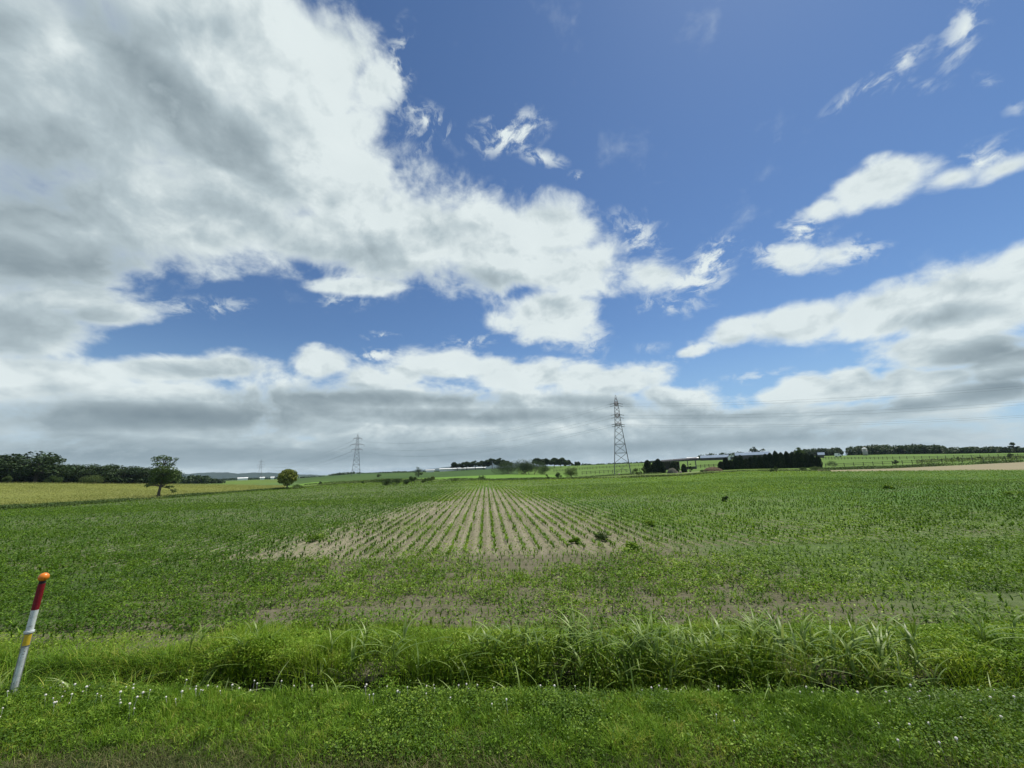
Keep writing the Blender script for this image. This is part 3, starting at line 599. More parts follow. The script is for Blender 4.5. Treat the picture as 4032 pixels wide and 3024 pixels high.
# --- crop and weeds on the field
def crop():
    parts = []; far = []
    # coverage
    def cover(x, y):
        xr = x*RDIR.y-y*RDIR.x; n1 = fb(x, y, .22, 71); n2 = fb(x*.45, y, .5, 81)
        wl = np.where(xr < 0, np.interp(y, [15, 60], [6.9, .8]), np.interp(y, [15, 60], [5.0, .8])); dx = abs(xr)
        side = np.clip((dx-wl+(n1-.5)*5)/5.0, 0, 1); sp = np.clip(.25+(fb(x, y, .13, 77)-.42)*4, .35, 1)*np.clip((xr-1)/9, .5, 1); side = np.where(xr < -2, side, side*sp)
        side = np.maximum(side, .12+.35*np.clip((n1-.45)*6, 0, 1))*np.where(xr > 3, np.clip(.6-.5*np.cos(2*np.pi*xr/RS), .25, 1), 1)
        c = np.where(y > 14.8, side, 0)
        hd = np.clip(.6+(n2-.46)*4.2, .04, 1.0)
        hd = hd*np.interp(y, [7.5, 8.6, 9.3, 10.2, 12.2, 13.2, 14.8], [.95, .8, .85, 1.0, 1.0, .8, .75])
        hd = np.where((xr < -5), np.maximum(hd, .75), hd)
        bare = np.exp(-((y-8.9)/.5)**2)*np.clip((x-1.0)/3, 0, 1); hd = hd*(1-.6*bare)
        return np.where(y <= 14.8, hd, c), xr
    # leafy weeds, near
    for (d0, d1, n, s0, s1, hmax) in ((8.0, 11, 130000, .035, .085, .26), (11, 16, 160000, .045, .11, .26), (16, 26, 200000, .05, .12, .22), (26, 48, 190000, .08, .15, .2)):
        x, y, d, s = scatter(n, d0, d1, k=1.62); c, xr = cover(x, y); cl = fb(x, y, 2.1, 95); keep = RNG.uniform(0, 1, n) < c*np.clip(.25+(cl-.38)*5, .12, 1.1)
        x, y = x[keep], y[keep]; m = len(x); z = onfield(x, y)+RNG.uniform(.01, 1, m)**1.3*hmax*(.3+.7*fb(x, y, .5, 91)+.6*(cl[keep]-.3))
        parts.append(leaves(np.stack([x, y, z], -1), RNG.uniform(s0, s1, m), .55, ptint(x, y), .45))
    # maize like seedlings standing in rows: across the headland, then away from the road
    def seed(x, y, h, w, nb=6):
        P = np.repeat(np.stack([x, y, onfield(x, y)], -1), nb, 0); m = len(P); P[:, 2] += RNG.uniform(0, .06, m)
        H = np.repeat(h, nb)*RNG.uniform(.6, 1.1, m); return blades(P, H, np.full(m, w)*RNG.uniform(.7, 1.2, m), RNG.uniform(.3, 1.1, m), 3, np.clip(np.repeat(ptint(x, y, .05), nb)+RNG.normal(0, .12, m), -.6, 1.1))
    xs, ys = [], []
    for k in range(13):
        d = LIP+2.5+k*.58; n = int(d*2.9/.17); s = (np.arange(n)-n/2)*.17+RNG.normal(0, .05, n); dd = d+RNG.normal(0, .04, n)
        keep = RNG.uniform(0, 1, n) < .8; xs.append((NRM.x*dd+E.x*s)[keep]); ys.append((NRM.y*dd+E.y*s)[keep])
    x, y = np.concatenate(xs), np.concatenate(ys); keep = y < 14.9; x, y = x[keep], y[keep]
    seeds = [seed(x, y, RNG.uniform(.12, .27, len(x)), .020, 6)]
    xs, ys = [], []
    for k in range(-95, 96):
        xr = (k+.5)*RS; 
        for (y0, y1, st) in ((15.2, 28, .15), (28, 66, .24)):
            n = int((y1-y0)/st); t = y0+np.arange(n)*st+RNG.normal(0, .03, n); off = RNG.normal(0, .03, n)
            x = RDIR.x*t+RDIR.y*(xr+off); y = RDIR.y*t-RDIR.x*(xr+off)
            keep = (abs(x) < y*1.6+1) & (RNG.uniform(0, 1, n) < .9); xs.append(x[keep]); ys.append(y[keep])
    x, y = np.concatenate(xs), np.concatenate(ys); keep = RNG.uniform(0, 1, len(x)) < np.where(abs(x) < 12, 1, np.where(x > 0, .95, .5))*np.clip(.45+(fb(x, y, .9, 131)-.35)*3.5, .15, 1)*np.where((x < -2.5) & (y < 40), .72, 1); x, y = x[keep], y[keep]
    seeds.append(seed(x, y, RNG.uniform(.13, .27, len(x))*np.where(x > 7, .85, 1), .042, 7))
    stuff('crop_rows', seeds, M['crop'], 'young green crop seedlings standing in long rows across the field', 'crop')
    stuff('field_weeds', parts, M['weed'], 'low leafy weeds spread in uneven patches over the field', 'weeds')
    # far crop canopy
    n = 330000; r = RNG.uniform(0, 1, n); y = 40+r**1.1*90; x = RNG.uniform(-1.6, 1.5, n)*y
    a = np.arctan2(x, y); rr = np.hypot(x, y); keep = rr < np.interp(a, AZ, F1[0])-.5; x, y = x[keep], y[keep]; m = len(x)
    xr = x*RDIR.y-y*RDIR.x; keep = RNG.uniform(0, 1, m) < (.35+.7*fb(x, y, .12, 101))*np.where(abs(xr) < np.interp(y, [40, 70], [3.5, 0]), .1, 1); x, y = x[keep], y[keep]; m = len(x)
    z = RNG.uniform(.02, .20, m)*np.clip(y/60, .4, 1)
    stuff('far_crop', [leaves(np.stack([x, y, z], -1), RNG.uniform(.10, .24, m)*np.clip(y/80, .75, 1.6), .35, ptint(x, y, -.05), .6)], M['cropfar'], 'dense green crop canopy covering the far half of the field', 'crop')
crop()
def wheat():
    n = 150000; a = RNG.uniform(pxaz(-700), pxaz(1128), n); t = RNG.uniform(0, 1, n)**1.3; r1 = np.interp(a, AZ, F1[0])+1; r2 = np.interp(a, AZ, F2[0]); r = r1+(r2-r1)*t
    z = np.interp(a, AZ, F1[1])*(1-(r-r1+1)/(r2-r1+1))+np.interp(a, AZ, F2[1])*(r-r1+1)/(r2-r1+1); x, y = r*np.sin(a), r*np.cos(a)
    keep = RNG.uniform(0, 1, n) < np.clip((fb(x*.3, y, .15, 111)-.28)*4, .2, 1); x, y, z = x[keep], y[keep], z[keep]; m = len(x)
    env = np.sin(np.pi*t[keep])*.25
    stuff('wheat_ears', [leaves(np.stack([x, y, z+env+RNG.uniform(.0, .45, m)], -1), RNG.uniform(.08, .2, m), .7, None, .5)], M['ear'], 'ripening yellow green grain standing in the left field', 'grain')
wheat()
# ------------------------------------------------------------------ trees and shrubs
def crown_leaves(clumps, n, size, rng, aspect=.7, shell=.6, droop=0):
    """leaf quads through the volume of ellipsoid clumps [(c, r)]"""
    w = np.array([r[0]*r[1]*r[2] for c, r in clumps])**.7; w /= w.sum(); P = []
    cnt = rng.multinomial(n, w)
    for (c, r), k in zip(clumps, cnt):
        d = rng.normal(0, 1, (k, 3)); d /= np.linalg.norm(d, axis=1)[:, None]; rad = rng.uniform(0, 1, k)**(1/3)*(1-shell)+shell*rng.uniform(.75, 1.06, k)
        rad = np.where(rng.uniform(0, 1, k) < .35, rng.uniform(.2, 1, k), rad)
        P.append(np.array(c)+d*rad[:, None]*np.array(r))
    P = np.concatenate(P); return P
def tree_mesh(seed, kind, H, W, n, size, trunk_r, mleaf):
    rng = np.random.default_rng(seed); cl = []; limbs = []
    if kind == 'round':
        cl.append(((0, 0, H*.55), (W*.30, W*.30, H*.30)))
        for k in range(20):
            a = rng.uniform(0, 6.28); zz = rng.uniform(.16, .90); rr = W*.5*math.sqrt(max(0, 1-((zz-.52)/.5)**2))*rng.uniform(.55, .82); s = W*rng.uniform(.13, .2)
            c = (math.cos(a)*rr, math.sin(a)*rr, H*zz); cl.append((c, (s, s, s*.75))); limbs.append(c)
    elif kind == 'dome':
        cl.append(((0, 0, H*.5), (W*.36, W*.36, H*.36)))
        for k in range(34):
            z = 1-1.55*(k+.5)/34; q = math.sqrt(max(0, 1-z*z)); a = k*2.39996
            c = (math.cos(a)*q*W*.37, math.sin(a)*q*W*.37, H*(.54+.33*z)); s = W*rng.uniform(.11, .15); cl.append((c, (s, s, s*.8)))
            if k % 4 == 0: limbs.append(c)
    elif kind == 'flat':      # parasol like crown, bare lower trunk
        for k in range(22):
            a = rng.uniform(0, 6.28); rr = W*.5*math.sqrt(rng.uniform(0, .85)); s = W*rng.uniform(.12, .19)
            c = (math.cos(a)*rr, math.sin(a)*rr, H*(.90-.42*(rr/(W*.5))**2*rng.uniform(.4, 1)-rng.uniform(0, .36))); cl.append((c, (s, s, s*.55))); limbs.append(c)
    elif kind == 'wood':      # dense to the ground
        for k in range(24):
            a = rng.uniform(0, 6.28); zz = rng.uniform(.08, .9); rr = W*.5*math.sqrt(max(.05, 1-max(0, (zz-.45)/.55)**2))*rng.uniform(.45, .85); s = W*rng.uniform(.14, .24)
            c = (math.cos(a)*rr, math.sin(a)*rr, H*zz); cl.append((c, (s, s, s*.7))); limbs.append(c)
        cl.append(((0, 0, H*.5), (W*.3, W*.3, H*.38)))
    P = crown_leaves(cl, n, size, rng)
    P = P[P[:, 2] > .1]
    V, Q, T = leaves(P, rng.uniform(size*.6, size*1.3, len(P)), .8, None, .75)
    crown = np_mesh('crown', V, Q, T)
    mb = MB(); mb.tube([(0, 0, -.2), (W*.01, 0, H*.25), (-W*.015, W*.01, H*.5), (0, 0, H*.78)], [trunk_r*1.25, trunk_r, trunk_r*.7, trunk_r*.2], 8)
    for c in limbs[:12]:
        z0 = H*min(.55, max(.2, c[2]/H*.6)); mb.tube([(0, 0, z0), (c[0]*.5, c[1]*.5, (z0+c[2])*.5+.02*H), c], [trunk_r*.4, trunk_r*.25, trunk_r*.08], 5)
    tm = bpy.data.meshes.new('trunk'); tm.from_pydata(mb.v, [], mb.f); tm.update()
    crown.materials.append(mleaf); tm.materials.append(M['bark'])
    return crown, tm
def put_tree(name, meshes, loc, s=1.0, rz=0.0, label='', group=None, sz=None):
    r = empty(name, loc, rz); r.scale = (s, s, sz or s); tag(r, label, 'tree', group)
    a = bpy.data.objects.new('crown', meshes[0]); b = bpy.data.objects.new('trunk', meshes[1])
    for o in (a, b): C.objects.link(o); o.parent = r
    return r
ORD = ['first', 'second', 'third', 'fourth', 'fifth', 'sixth', 'seventh', 'eighth', 'ninth', 'tenth', 'eleventh', 'twelfth', 'thirteenth', 'fourteenth', 'fifteenth', 'sixteenth', 'seventeenth', 'eighteenth', 'nineteenth', 'twentieth']
def from_az(px, dist, dz=0):
    p = gpt(px, dist); p.z += dz; return p
# lone tree on the left: clumps placed to its ragged outline
def lone_tree():
    base = flat(623, 1964); base = base*1.02; base.z = ground_z(base.x, base.y)-.02; D = math.hypot(base.x, base.y)
    k = D/F*1.0/math.cos(math.atan2(abs(base.x), base.y))*.62*1.0
    # metres per photo pixel at this tree
    mpp = (at(640, 1900, D)-at(620, 1900, D)).length/20; mv = (at(625, 1890, D)-at(625, 1910, D)).length/20
    r = empty('lone_tree', base); tag(r, 'ragged lone tree with bare lower trunk at the edge of the yellow field', 'tree')
    side = Vector((base.y, -base.x, 0)).normalized(); fwd = Vector((base.x, base.y, 0)).normalized()
    rng = np.random.default_rng(5); cl = []; lim = []
    spec = [(590, 1812, 22, 11), (615, 1806, 28, 12), (640, 1812, 20, 12), (672, 1812, 13, 8), (600, 1832, 25, 10), (640, 1836, 26, 12), (668, 1830, 10, 10), (620, 1855, 40, 18), (660, 1862, 36, 20), (590, 1862, 22, 14), (605, 1885, 36, 16), (650, 1888, 40, 18), (690, 1875, 16, 18), (595, 1905, 22, 10), (560+20, 1912, 20, 5), (640, 1906, 26, 8), (575, 1916, 16, 4), (662, 1922, 22, 6), (682, 1938, 16, 9), (690, 1900, 14, 10), (625, 1900, 30, 12)]
    for (a, b, rx, ry) in spec:
        yy = rng.uniform(-.5, .5)*rx*1.3*mpp; c = side*((a-625)*mpp)+fwd*yy; c.z = (1964-b)*mv
        cl.append((tuple(c), (rx*mpp*1.05, rx*mpp*.8, ry*mv))); lim.append(c)
    P = crown_leaves(cl, 4300, .2, rng, shell=.5); V, Q, T = leaves(P, rng.uniform(.14, .30, len(P)), .8, None, .7)
    linkmesh('crown', np_mesh('crown', V, Q, T), M['leaf_mid'], r)
    mb = MB(); H = 165*mpp; t = lambda a, z: tuple(side*((a-625)*mpp)+Vector((0, 0, (1964-z)*mv)))
    mb.tube([t(623, 1967), t(624, 1940), t(627, 1915), t(628, 1880), t(632, 1840), t(628, 1815)], [.26, .20, .18, .14, .09, .03], 8)
    for c in lim: 
        z0 = max(45*mv, c.z-22*mv); b = Vector((0, 0, z0)); mb.tube([b, (b+c)/2+Vector((0, 0, .15)), c], [.09, .06, .02], 5)
    mb.build('trunk', M['bark'], r, True)
lone_tree()
def px_tree(name, px, ytop, ybase, dist, wpx, kind, mleaf, label, seed, n=2200, group=None, leaf=None):
    b = at(px, ybase, dist); gz = ground_z(b.x, b.y); mpp = (at(px+10, ybase, dist)-at(px-10, ybase, dist)).length/20
    H = (at(px, ytop, dist).z-gz); W = wpx*mpp; ms = tree_mesh(seed, kind, H, W, n, leaf or max(.22, mpp*2.2), max(.12, H*.028), mleaf)
    return put_tree(name, ms, (b.x, b.y, gz-.05), label=label, group=group)
px_tree('round_tree', 1130, 1840, 1917, 112, 84, 'dome', M['leaf_yellow'], 'round yellow green tree standing alone at the tip of the yellow field', 11, 6500, leaf=.30)
# left wood
protos = [tree_mesh(100+i, 'wood', 10, 9.5, 2600, .55, .25, M['leaf_wood']) for i in range(4)]
wood = []
for i, (px, D, h) in enumerate([(30, 176, 9.5), (88, 182, 13.2), (135, 176, 12.0), (5, 190, 12.0), (172, 182, 9.2), (205, 192, 8.8), (240, 185, 8.6), (280, 190, 8.8), (322, 186, 9.0), (365, 192, 9.4), (405, 188, 9.4), (445, 194, 9.6), (485, 190, 9.6), (525, 196, 9.2), (562, 192, 9.0), (600, 196, 8.9), (640, 200, 8.8), (675, 200, 7.0), (-60, 178, 11.5), (-140, 178, 11.0)]):
    p = from_az(px, D, -.1); s = h/10
    lab = 'tall domed tree at the left end of the dark wood behind the yellow field' if i == 1 else 'dark broadleaf tree in the dense wood behind the yellow field'
    put_tree('wood_tree', protos[i % 4], p, s*1.12, i*1.3, lab, None if i == 1 else 'trees of the dark wood behind the yellow field', s*.68)
for i, (px, D) in enumerate([(60, 205), (190, 215), (260, 210), (340, 212), (420, 214), (500, 216), (580, 214), (650, 216)]):
    p = from_az(px, D, -.1); put_tree('wood_tree', protos[(i+1) % 4], p, 1.15, i*2.1, 'dark broadleaf tree in the dense wood behind the yellow field', 'trees of the dark wood behind the yellow field', .60)
def shrub(name, px, ybase, dist, wpx, hpx, label, seed, mleaf, n=900, group=None, leaf=None):
    b = at(px, ybase, dist); gz = ground_z(b.x, b.y); mpp = (at(px+10, ybase, dist)-at(px-10, ybase, dist)).length/20; mv = (at(px, ybase-10, dist)-at(px, ybase+10, dist)).length/20
    rng = np.random.default_rng(seed); W = wpx*mpp; H = hpx*mv*1.4; cl = []
    for k in range(max(5, int(wpx/hpx*5))):
        x = rng.uniform(-.42, .42)*W; s = rng.uniform(.18, .32)*min(W, H*1.6); hz = H*rng.uniform(.3, .78)*(1-(x/(W*.5))**2*.5); cl.append(((x, rng.uniform(-.3, .3)*min(W, H*2), hz), (s, s, min(s*.8, hz))))
    P = crown_leaves(cl, n, .2, rng, shell=.5); P = P[P[:, 2] > .03]; V, Q, T = leaves(P, rng.uniform(.6, 1.3, len(P))*(leaf or max(.14, mpp*2.0)), .7, None, .6)
    base = (b.x, b.y, gz-.03); a = math.atan2(-b.x, b.y)
    r = empty(name, base, a); tag(r, label, 'shrub' if 'weed' not in name else 'weed', group)
    linkmesh('foliage', np_mesh('foliage', V, Q, T), mleaf, r)
    for c, rr in cl[:3]: MB().tube([(c[0]*.4, c[1]*.4, -.05), (c[0]*.8, c[1]*.8, c[2]*.6), c], [.04*H/2+.01, .03*H/2+.006, .008], 5).build('stem', M['bark'], r)
    return r
SH = [
 (15, 1899, 168, 50, 26, 'yellow green bush under the left end of the dark wood', 'leaf_shrub'), (208, 1902, 172, 62, 26, 'dull green bush at the foot of the tall domed tree', 'leaf_mid'), (362, 1903, 176, 80, 26, 'pale green bush at the foot of the middle of the dark wood', 'leaf_shrub'),
 (1545, 1897, 103, 72, 22, 'wide low dark bush, leftmost at the far edge of the crop', 'leaf_dark'), (1605, 1897, 104, 34, 22, 'narrow dark bush just left of the taller pointed bush', 'leaf_dark'), (1628, 1896, 106, 30, 34, 'taller pointed bush in the middle of the field edge bushes', 'leaf_mid'), (1676, 1893, 108, 28, 24, 'grey green bush right of the pointed bush at the field edge', 'leaf_shrub'), (1702, 1893, 110, 30, 22, 'pale bush, rightmost of the cluster at the far crop edge', 'leaf_shrub'),
 (1790, 1893, 118, 22, 10, 'tiny bush alone on the margin beyond the end of the crop rows', 'leaf_shrub'), (1895, 1890, 118, 26, 16, 'small loose shrub beyond the vanishing point of the crop rows', 'leaf_mid'),
 (2198, 1883, 110, 30, 22, 'small dark shrub just left of the big round bush', 'leaf_dark'), (2262, 1883, 108, 64, 36, 'big round dark bush left of the nearest pylon', 'leaf_mid'), (2155, 1886, 114, 14, 16, 'thin upright sapling shrub beyond the crop', 'leaf_mid'),
 (2505, 1874, 118, 30, 24, 'loose leafy shrub right of the nearest pylon', 'leaf_mid'), (2532, 1873, 120, 22, 28, 'thin leafy sapling left of the dark conifer clump', 'leaf_mid'), (2717, 1860, 150, 18, 34, 'spindly sapling under the right end of the open shed', 'leaf_mid'),
 (2770, 1863, 135, 30, 8, 'low flat shrub beside the pale farm track', 'leaf_mid'), (3040, 1856, 118, 18, 14, 'small pale shrub in front of the long conifer row', 'leaf_shrub'), (3055, 1854, 120, 16, 18, 'small upright shrub in front of the conifer row, right of the pale one', 'leaf_mid'),
 (3165, 1850, 128, 30, 12, 'low bush near the right foot of the conifer row', 'leaf_mid'), (3215, 1848, 128, 40, 14, 'spreading low bush at the right end of the conifer row', 'leaf_mid'), (3280, 1840, 190, 40, 16, 'loose bush by the near paddock fence', 'leaf_mid'), (3530, 1836, 182, 26, 18, 'dark rounded bush above the bare tan field', 'leaf_dark'),
 (3780, 1818, 205, 16, 16, 'small dark bush, leftmost of those beyond the tan field', 'leaf_dark'), (3812, 1817, 205, 14, 12, 'tiny dark bush beside another beyond the tan field', 'leaf_dark'), (3985, 1811, 215, 30, 22, 'dark shrub beyond the tan field near the right edge', 'leaf_mid'), (3860, 1813, 215, 20, 14, 'small bush in the rough pasture near the right edge', 'leaf_mid'),
 (1260, 1912, 150, 14, 10, 'tiny dark bush right of the round yellow green tree', 'leaf_dark'), (1425, 1898, 130, 14, 12, 'tiny bush on the thin grassy margin below the middle pylon', 'leaf_dark'), (1170, 1917, 128, 46, 10, 'low bushes trailing right of the round yellow green tree', 'leaf_mid'),
 (2036, 1869, 205, 150, 40, 'long grey green thicket in front of the domed trees', 'leaf_dark'), (2090, 1866, 200, 110, 46, 'taller dense thicket at the right of the long grey thicket', 'leaf_dark'), (2150, 1868, 195, 50, 24, 'low green thicket sloping off towards the paddock', 'leaf_mid'), (1985, 1868, 215, 80, 32, 'dark thicket at the left end of the long grey thicket', 'leaf_dark'),
]
for i, (px, yb, D, w, h, lab, m) in enumerate(SH): shrub('shrub', px, yb, D, w, h, lab, 300+i, M[m], n=int(500+w*h*2.2))
# weed clumps standing in the crop
for i, (px, yb, wpx, hpx, lab) in enumerate([(2368, 2128, 72, 24, 'dark bushy weed clump at the right end of the bare crop rows'), (2262, 2142, 34, 26, 'small dark weed clump left of the bushy one'), (2858, 1976, 22, 24, 'isolated dark weed standing in the even green crop'), (2560, 2070, 60, 18, 'low spreading weed patch right of the crop rows'), (2490, 2170, 70, 28, 'leafy weed clump in front of the bushy one'), (1250, 2130, 100, 26, 'dark green weed patch at the left end of the bare rows'), (3990, 1950, 80, 14, 'dark flat weed patch near the right edge of the crop'), (3500, 1925, 36, 12, 'small dark weed patch in the right part of the crop')]):
    q = flat(px, yb); shrub('weed_clump', px, yb, math.hypot(q.x, q.y), wpx, hpx, lab, 700+i, M['leaf_mid' if i in (0, 2) else 'weed'], n=420, leaf=.10 if q.y < 30 else .2)
# mid distance trees
px_tree('small_tree', 1648, 1835, 1876, 230, 36, 'round', M['leaf_dark'], 'small dark tree with two trunks on the slope left of the white sheds', 21, 1400)
px_tree('small_tree', 1492, 1866, 1884, 250, 20, 'round', M['leaf_dark'], 'tiny dark tree on the slope left of the small dark tree', 22, 600)
DT = [(1800, 1824, 44), (1838, 1822, 44), (1872, 1820, 44), (1905, 1818, 46), (1938, 1811, 56), (1970, 1811, 56), (1996, 1818, 44)]
pf = [tree_mesh(200+i, 'flat', 10, 12, 4200, .9, .22, M['leaf_dark']) for i in range(3)]
for i, (px, yt, w) in enumerate(DT):
    D = 362; b = at(px, 1850, D); gz = ground_z(b.x, b.y); h = at(px, yt, D).z-gz
    put_tree('domed_tree', pf[i % 3], (b.x, b.y, gz-.1), h/10*1.45, i*1.7, '%s domed tree from the left in the dark clump by the long white shed' % ORD[i], 'domed trees by the white sheds', h/10*1.3)
for i, (px, yt, w, lab) in enumerate([(2115, 1802, 54, 'dark parasol shaped tree left of the gap, first right of the thicket'), (2148, 1800, 54, 'dark parasol shaped tree right beside the first one'), (2182, 1798, 60, 'widest dark parasol shaped tree with sky gaps in its crown'), (2208, 1800, 54, 'dark parasol shaped tree right beside the widest one'), (2240, 1808, 36, 'narrow dark tree right of the parasol shaped trees'), (2273, 1816, 24, 'small round dark tree standing apart right of the parasol trees')]):
    px_tree('parasol_tree', px, yt, 1838-(px-2115)*.03, 320, w, 'flat', M['leaf_dark'], lab, 230+i, 3600, leaf=.85)
# clipped conifers
def conifer_mesh(seed, H, W):
    rng = np.random.default_rng(seed); n = 2600; t = rng.uniform(0, 1, n)
    prof = np.interp(t, [0, .08, .3, .6, .85, .95, 1], [.80, .95, 1.0, .86, .58, .35, .05])*W*.5
    a = rng.uniform(0, 6.28, n); rad = prof*rng.uniform(.82, 1.06, n)*(1+.10*np.sin(a*5+t*7+seed)+.07*np.sin(a*3-t*15))
    P = np.stack([np.cos(a)*rad, np.sin(a)*rad, t*H], -1); V, Q, T = leaves(P, rng.uniform(.18, .42, n), 1.0, None, .6)
    k = len(V); cv, cq = [], []; nr, na = 9, 12
    for i in range(nr+1):
        tt = i/nr; pr = float(np.interp(tt, [0, .08, .3, .6, .85, .95, 1], [.80, .95, 1.0, .86, .58, .35, .05]))*W*.40
        for j in range(na): aa = 2*math.pi*j/na; cv.append((math.cos(aa)*pr, math.sin(aa)*pr, tt*H*.96))
    for i in range(nr):
        for j in range(na): cq.append((k+i*na+j, k+i*na+(j+1) % na, k+(i+1)*na+(j+1) % na, k+(i+1)*na+j))
    crown = np_mesh('crown', np.concatenate([V, cv]), [Q, np.array(cq)], np.concatenate([T, np.full(len(cv), .1)])); crown.materials.append(M['conifer'])
    mb = MB(); mb.tube([(0, 0, -.3), (0, 0, H*.5)], [.14, .08], 7); tm = bpy.data.meshes.new('trunk'); tm.from_pydata(mb.v, [], mb.f); tm.update(); tm.materials.append(M['bark'])
    return crown, tm
cm = [conifer_mesh(400+i, 5.5, 3.0) for i in range(4)]
def conifer(px, ytop, ybase, dist, wpx, label, group, i):
    b = at(px, ybase, dist); gz = ground_z(b.x, b.y); mpp = (at(px+10, ybase, dist)-at(px-10, ybase, dist)).length/20; H = at(px, ytop, dist).z-gz
    r = put_tree('conifer', cm[i % 4], (b.x, b.y, gz-.05), wpx*mpp/3.0, i*1.1, label, group, H/5.5)
    r.rotation_euler[0] = random.uniform(-.03, .03); r.rotation_euler[1] = random.uniform(-.03, .03)
for i, (px, yt, w, lab) in enumerate([(2552, 1811, 36, 'leftmost dark conifer of the short clump by the open shed'), (2578, 1818, 26, 'lower conifer squeezed between two taller ones by the open shed'), (2596, 1806, 36, 'tallest dark conifer of the clump by the open shed'), (2608, 1816, 30, 'dark conifer at the right side of the tallest one by the shed'), (2656, 1818, 38, 'broad rounded conifer standing in front of the open shed'), (2695, 1826, 24, 'small pointed conifer in front of the right half of the open shed')]):
    conifer(px, yt, 1858, 150, w, lab, None, i)
row = [(2842, 1818), (2862, 1802), (2882, 1812), (2903, 1796), (2924, 1793), (2944, 1806), (2962, 1800), (2980, 1793), (3002, 1795), (3022, 1788), (3042, 1784), (3064, 1776), (3086, 1782), (3106, 1778), (3128, 1780), (3148, 1780), (3168, 1784), (3188, 1786), (3207, 1788), (3226, 1794)]
for i, (px, yt) in enumerate(row):
    conifer(px, yt-2, 1851-(px-2842)*.01, 160, 31, '%s conifer from the left end of the long dark clipped row' % ORD[i], 'conifers of the long clipped row', i+1)
# far trees and woods
px_tree('sky_tree', 2975, 1757, 1800, 430, 42, 'round', M['leaf_dark'], 'tall uneven tree rising behind the long blue roofed barn', 31, 900, leaf=1.0)
px_tree('sky_tree', 3008, 1762, 1800, 440, 40, 'flat', M['leaf_dark'], 'thin crowned tree beside the tall uneven tree behind the barn', 32, 420, leaf=.9)
px_tree('sky_tree', 4000, 1738, 1785, 400, 44, 'flat', M['leaf_dark'], 'flat topped tree rising alone above the wood near the right edge', 33, 700, leaf=.8)
px_tree('broad_tree', 3148, 1759, 1800, 240, 60, 'flat', M['leaf_mid'], 'broad green crowned tree looking over the long conifer row', 34, 1500, leaf=.6)
def woodland(name, pts, dist, dep, label, mleaf, n, leaf, seed, rpx=16):
    """a far wood that reads as one mass: crowns placed under a traced skyline, at real depth"""
    rng = np.random.default_rng(seed); P = []; px0, px1 = pts[0][0], pts[-1][0]; k = int((px1-px0)/rpx*3)
    for i in range(k):
        px = rng.uniform(px0, px1); t = rng.uniform(0, 1); D = dist+(t-.2)*dep; yt = np.interp(px, [p[0] for p in pts], [p[1] for p in pts])
        b = gpt(px, D); mpp = D/F*1.15; H = max(1.5, (at(px, yt, D).z-b.z)*rng.uniform(.85, 1.04)); r = rng.uniform(.7, 1.2)*rpx*mpp*.7
        d = rng.normal(0, 1, (n//k, 3)); d /= np.linalg.norm(d, axis=1)[:, None]; rad = rng.uniform(.55, 1.0, n//k)[:, None]
        hh = min(H*.5, r*1.1); c = np.array([b.x, b.y, b.z+H-hh]); q = c+d*rad*np.array([r, r, hh]); low = rng.uniform(0, 1, n//k) < .4
        q[low, 2] = b.z+rng.uniform(0, 1, low.sum())*(H-hh); P.append(q)
    P = np.concatenate(P); V, Q, T = leaves(P, rng.uniform(.6, 1.3, len(P))*leaf, .8, np.clip(rng.normal(.5, .25, len(P)), 0, 1), .8)
    o = linkmesh(name, np_mesh(name, V, Q, T), mleaf); tag(o, label, 'wood', kind='stuff')
woodland('woodland', [(3130, 1772), (3200, 1764), (3300, 1762), (3330, 1765), (3370, 1754), (3430, 1751), (3500, 1750), (3560, 1753), (3600, 1749), (3690, 1750), (3720, 1756), (3745, 1772), (3760, 1758), (3800, 1764), (3830, 1755), (3870, 1764), (3910, 1754), (3950, 1762), (4000, 1762), (4100, 1764), (4300, 1764)], 430, 70, 'long dark wood lining the horizon behind the right hand pastures', M['leaf_wood'], 60000, 1.4, 51)
woodland('woodland', [(2752, 1796), (2775, 1786), (2840, 1781), (2900, 1778), (2960, 1777), (3030, 1779), (3080, 1786), (3140, 1782)], 440, 50, 'dark tree belt right behind the long blue roofed barns', M['leaf_dark'], 9000, 1.2, 52)
woodland('woodland', [(2560, 1815), (2640, 1809), (2680, 1806), (2720, 1812), (2750, 1814)], 460, 40, 'dark treetops seen over the roof of the open shed', M['leaf_dark'], 3000, 1.2, 53, 12)
woodland('woodland', [(2250, 1829), (2310, 1824), (2330, 1827), (2420, 1822), (2500, 1819), (2560, 1818), (2640, 1815)], 700, 60, 'thin dark line of woods on the skyline behind the nearest pylon', M['leaf_wood'], 5000, 2.2, 54, 12)
woodland('woodland', [(690, 1876), (740, 1870), (790, 1872), (815, 1870), (840, 1884), (870, 1893)], 330, 60, 'low grey green wood right of the ragged lone tree', M['leaf_wood'], 6000, 1.2, 55, 16)
woodland('woodland', [(1300, 1866), (1340, 1860), (1400, 1856), (1430, 1862), (1480, 1860), (1560, 1855), (1600, 1856), (1700, 1855), (1760, 1852)], 520, 40, 'thin broken tree line on the skyline below the middle pylon', M['leaf_wood'], 4200, 1.6, 56, 9)
woodland('woodland', [(840, 1888), (900, 1884), (980, 1882), (1060, 1880), (1130, 1878), (1200, 1876), (1290, 1874)], 900, 90, 'dark distant hedges in front of the blue hills', M['leaf_wood'], 3600, 3.0, 57, 12)
woodland('undergrowth', [(-260, 1868), (100, 1862), (300, 1864), (500, 1862), (700, 1870)], 205, 24, 'dark undergrowth filling the foot of the wood behind the yellow field', M['leaf_dark'], 14000, .8, 58, 14)
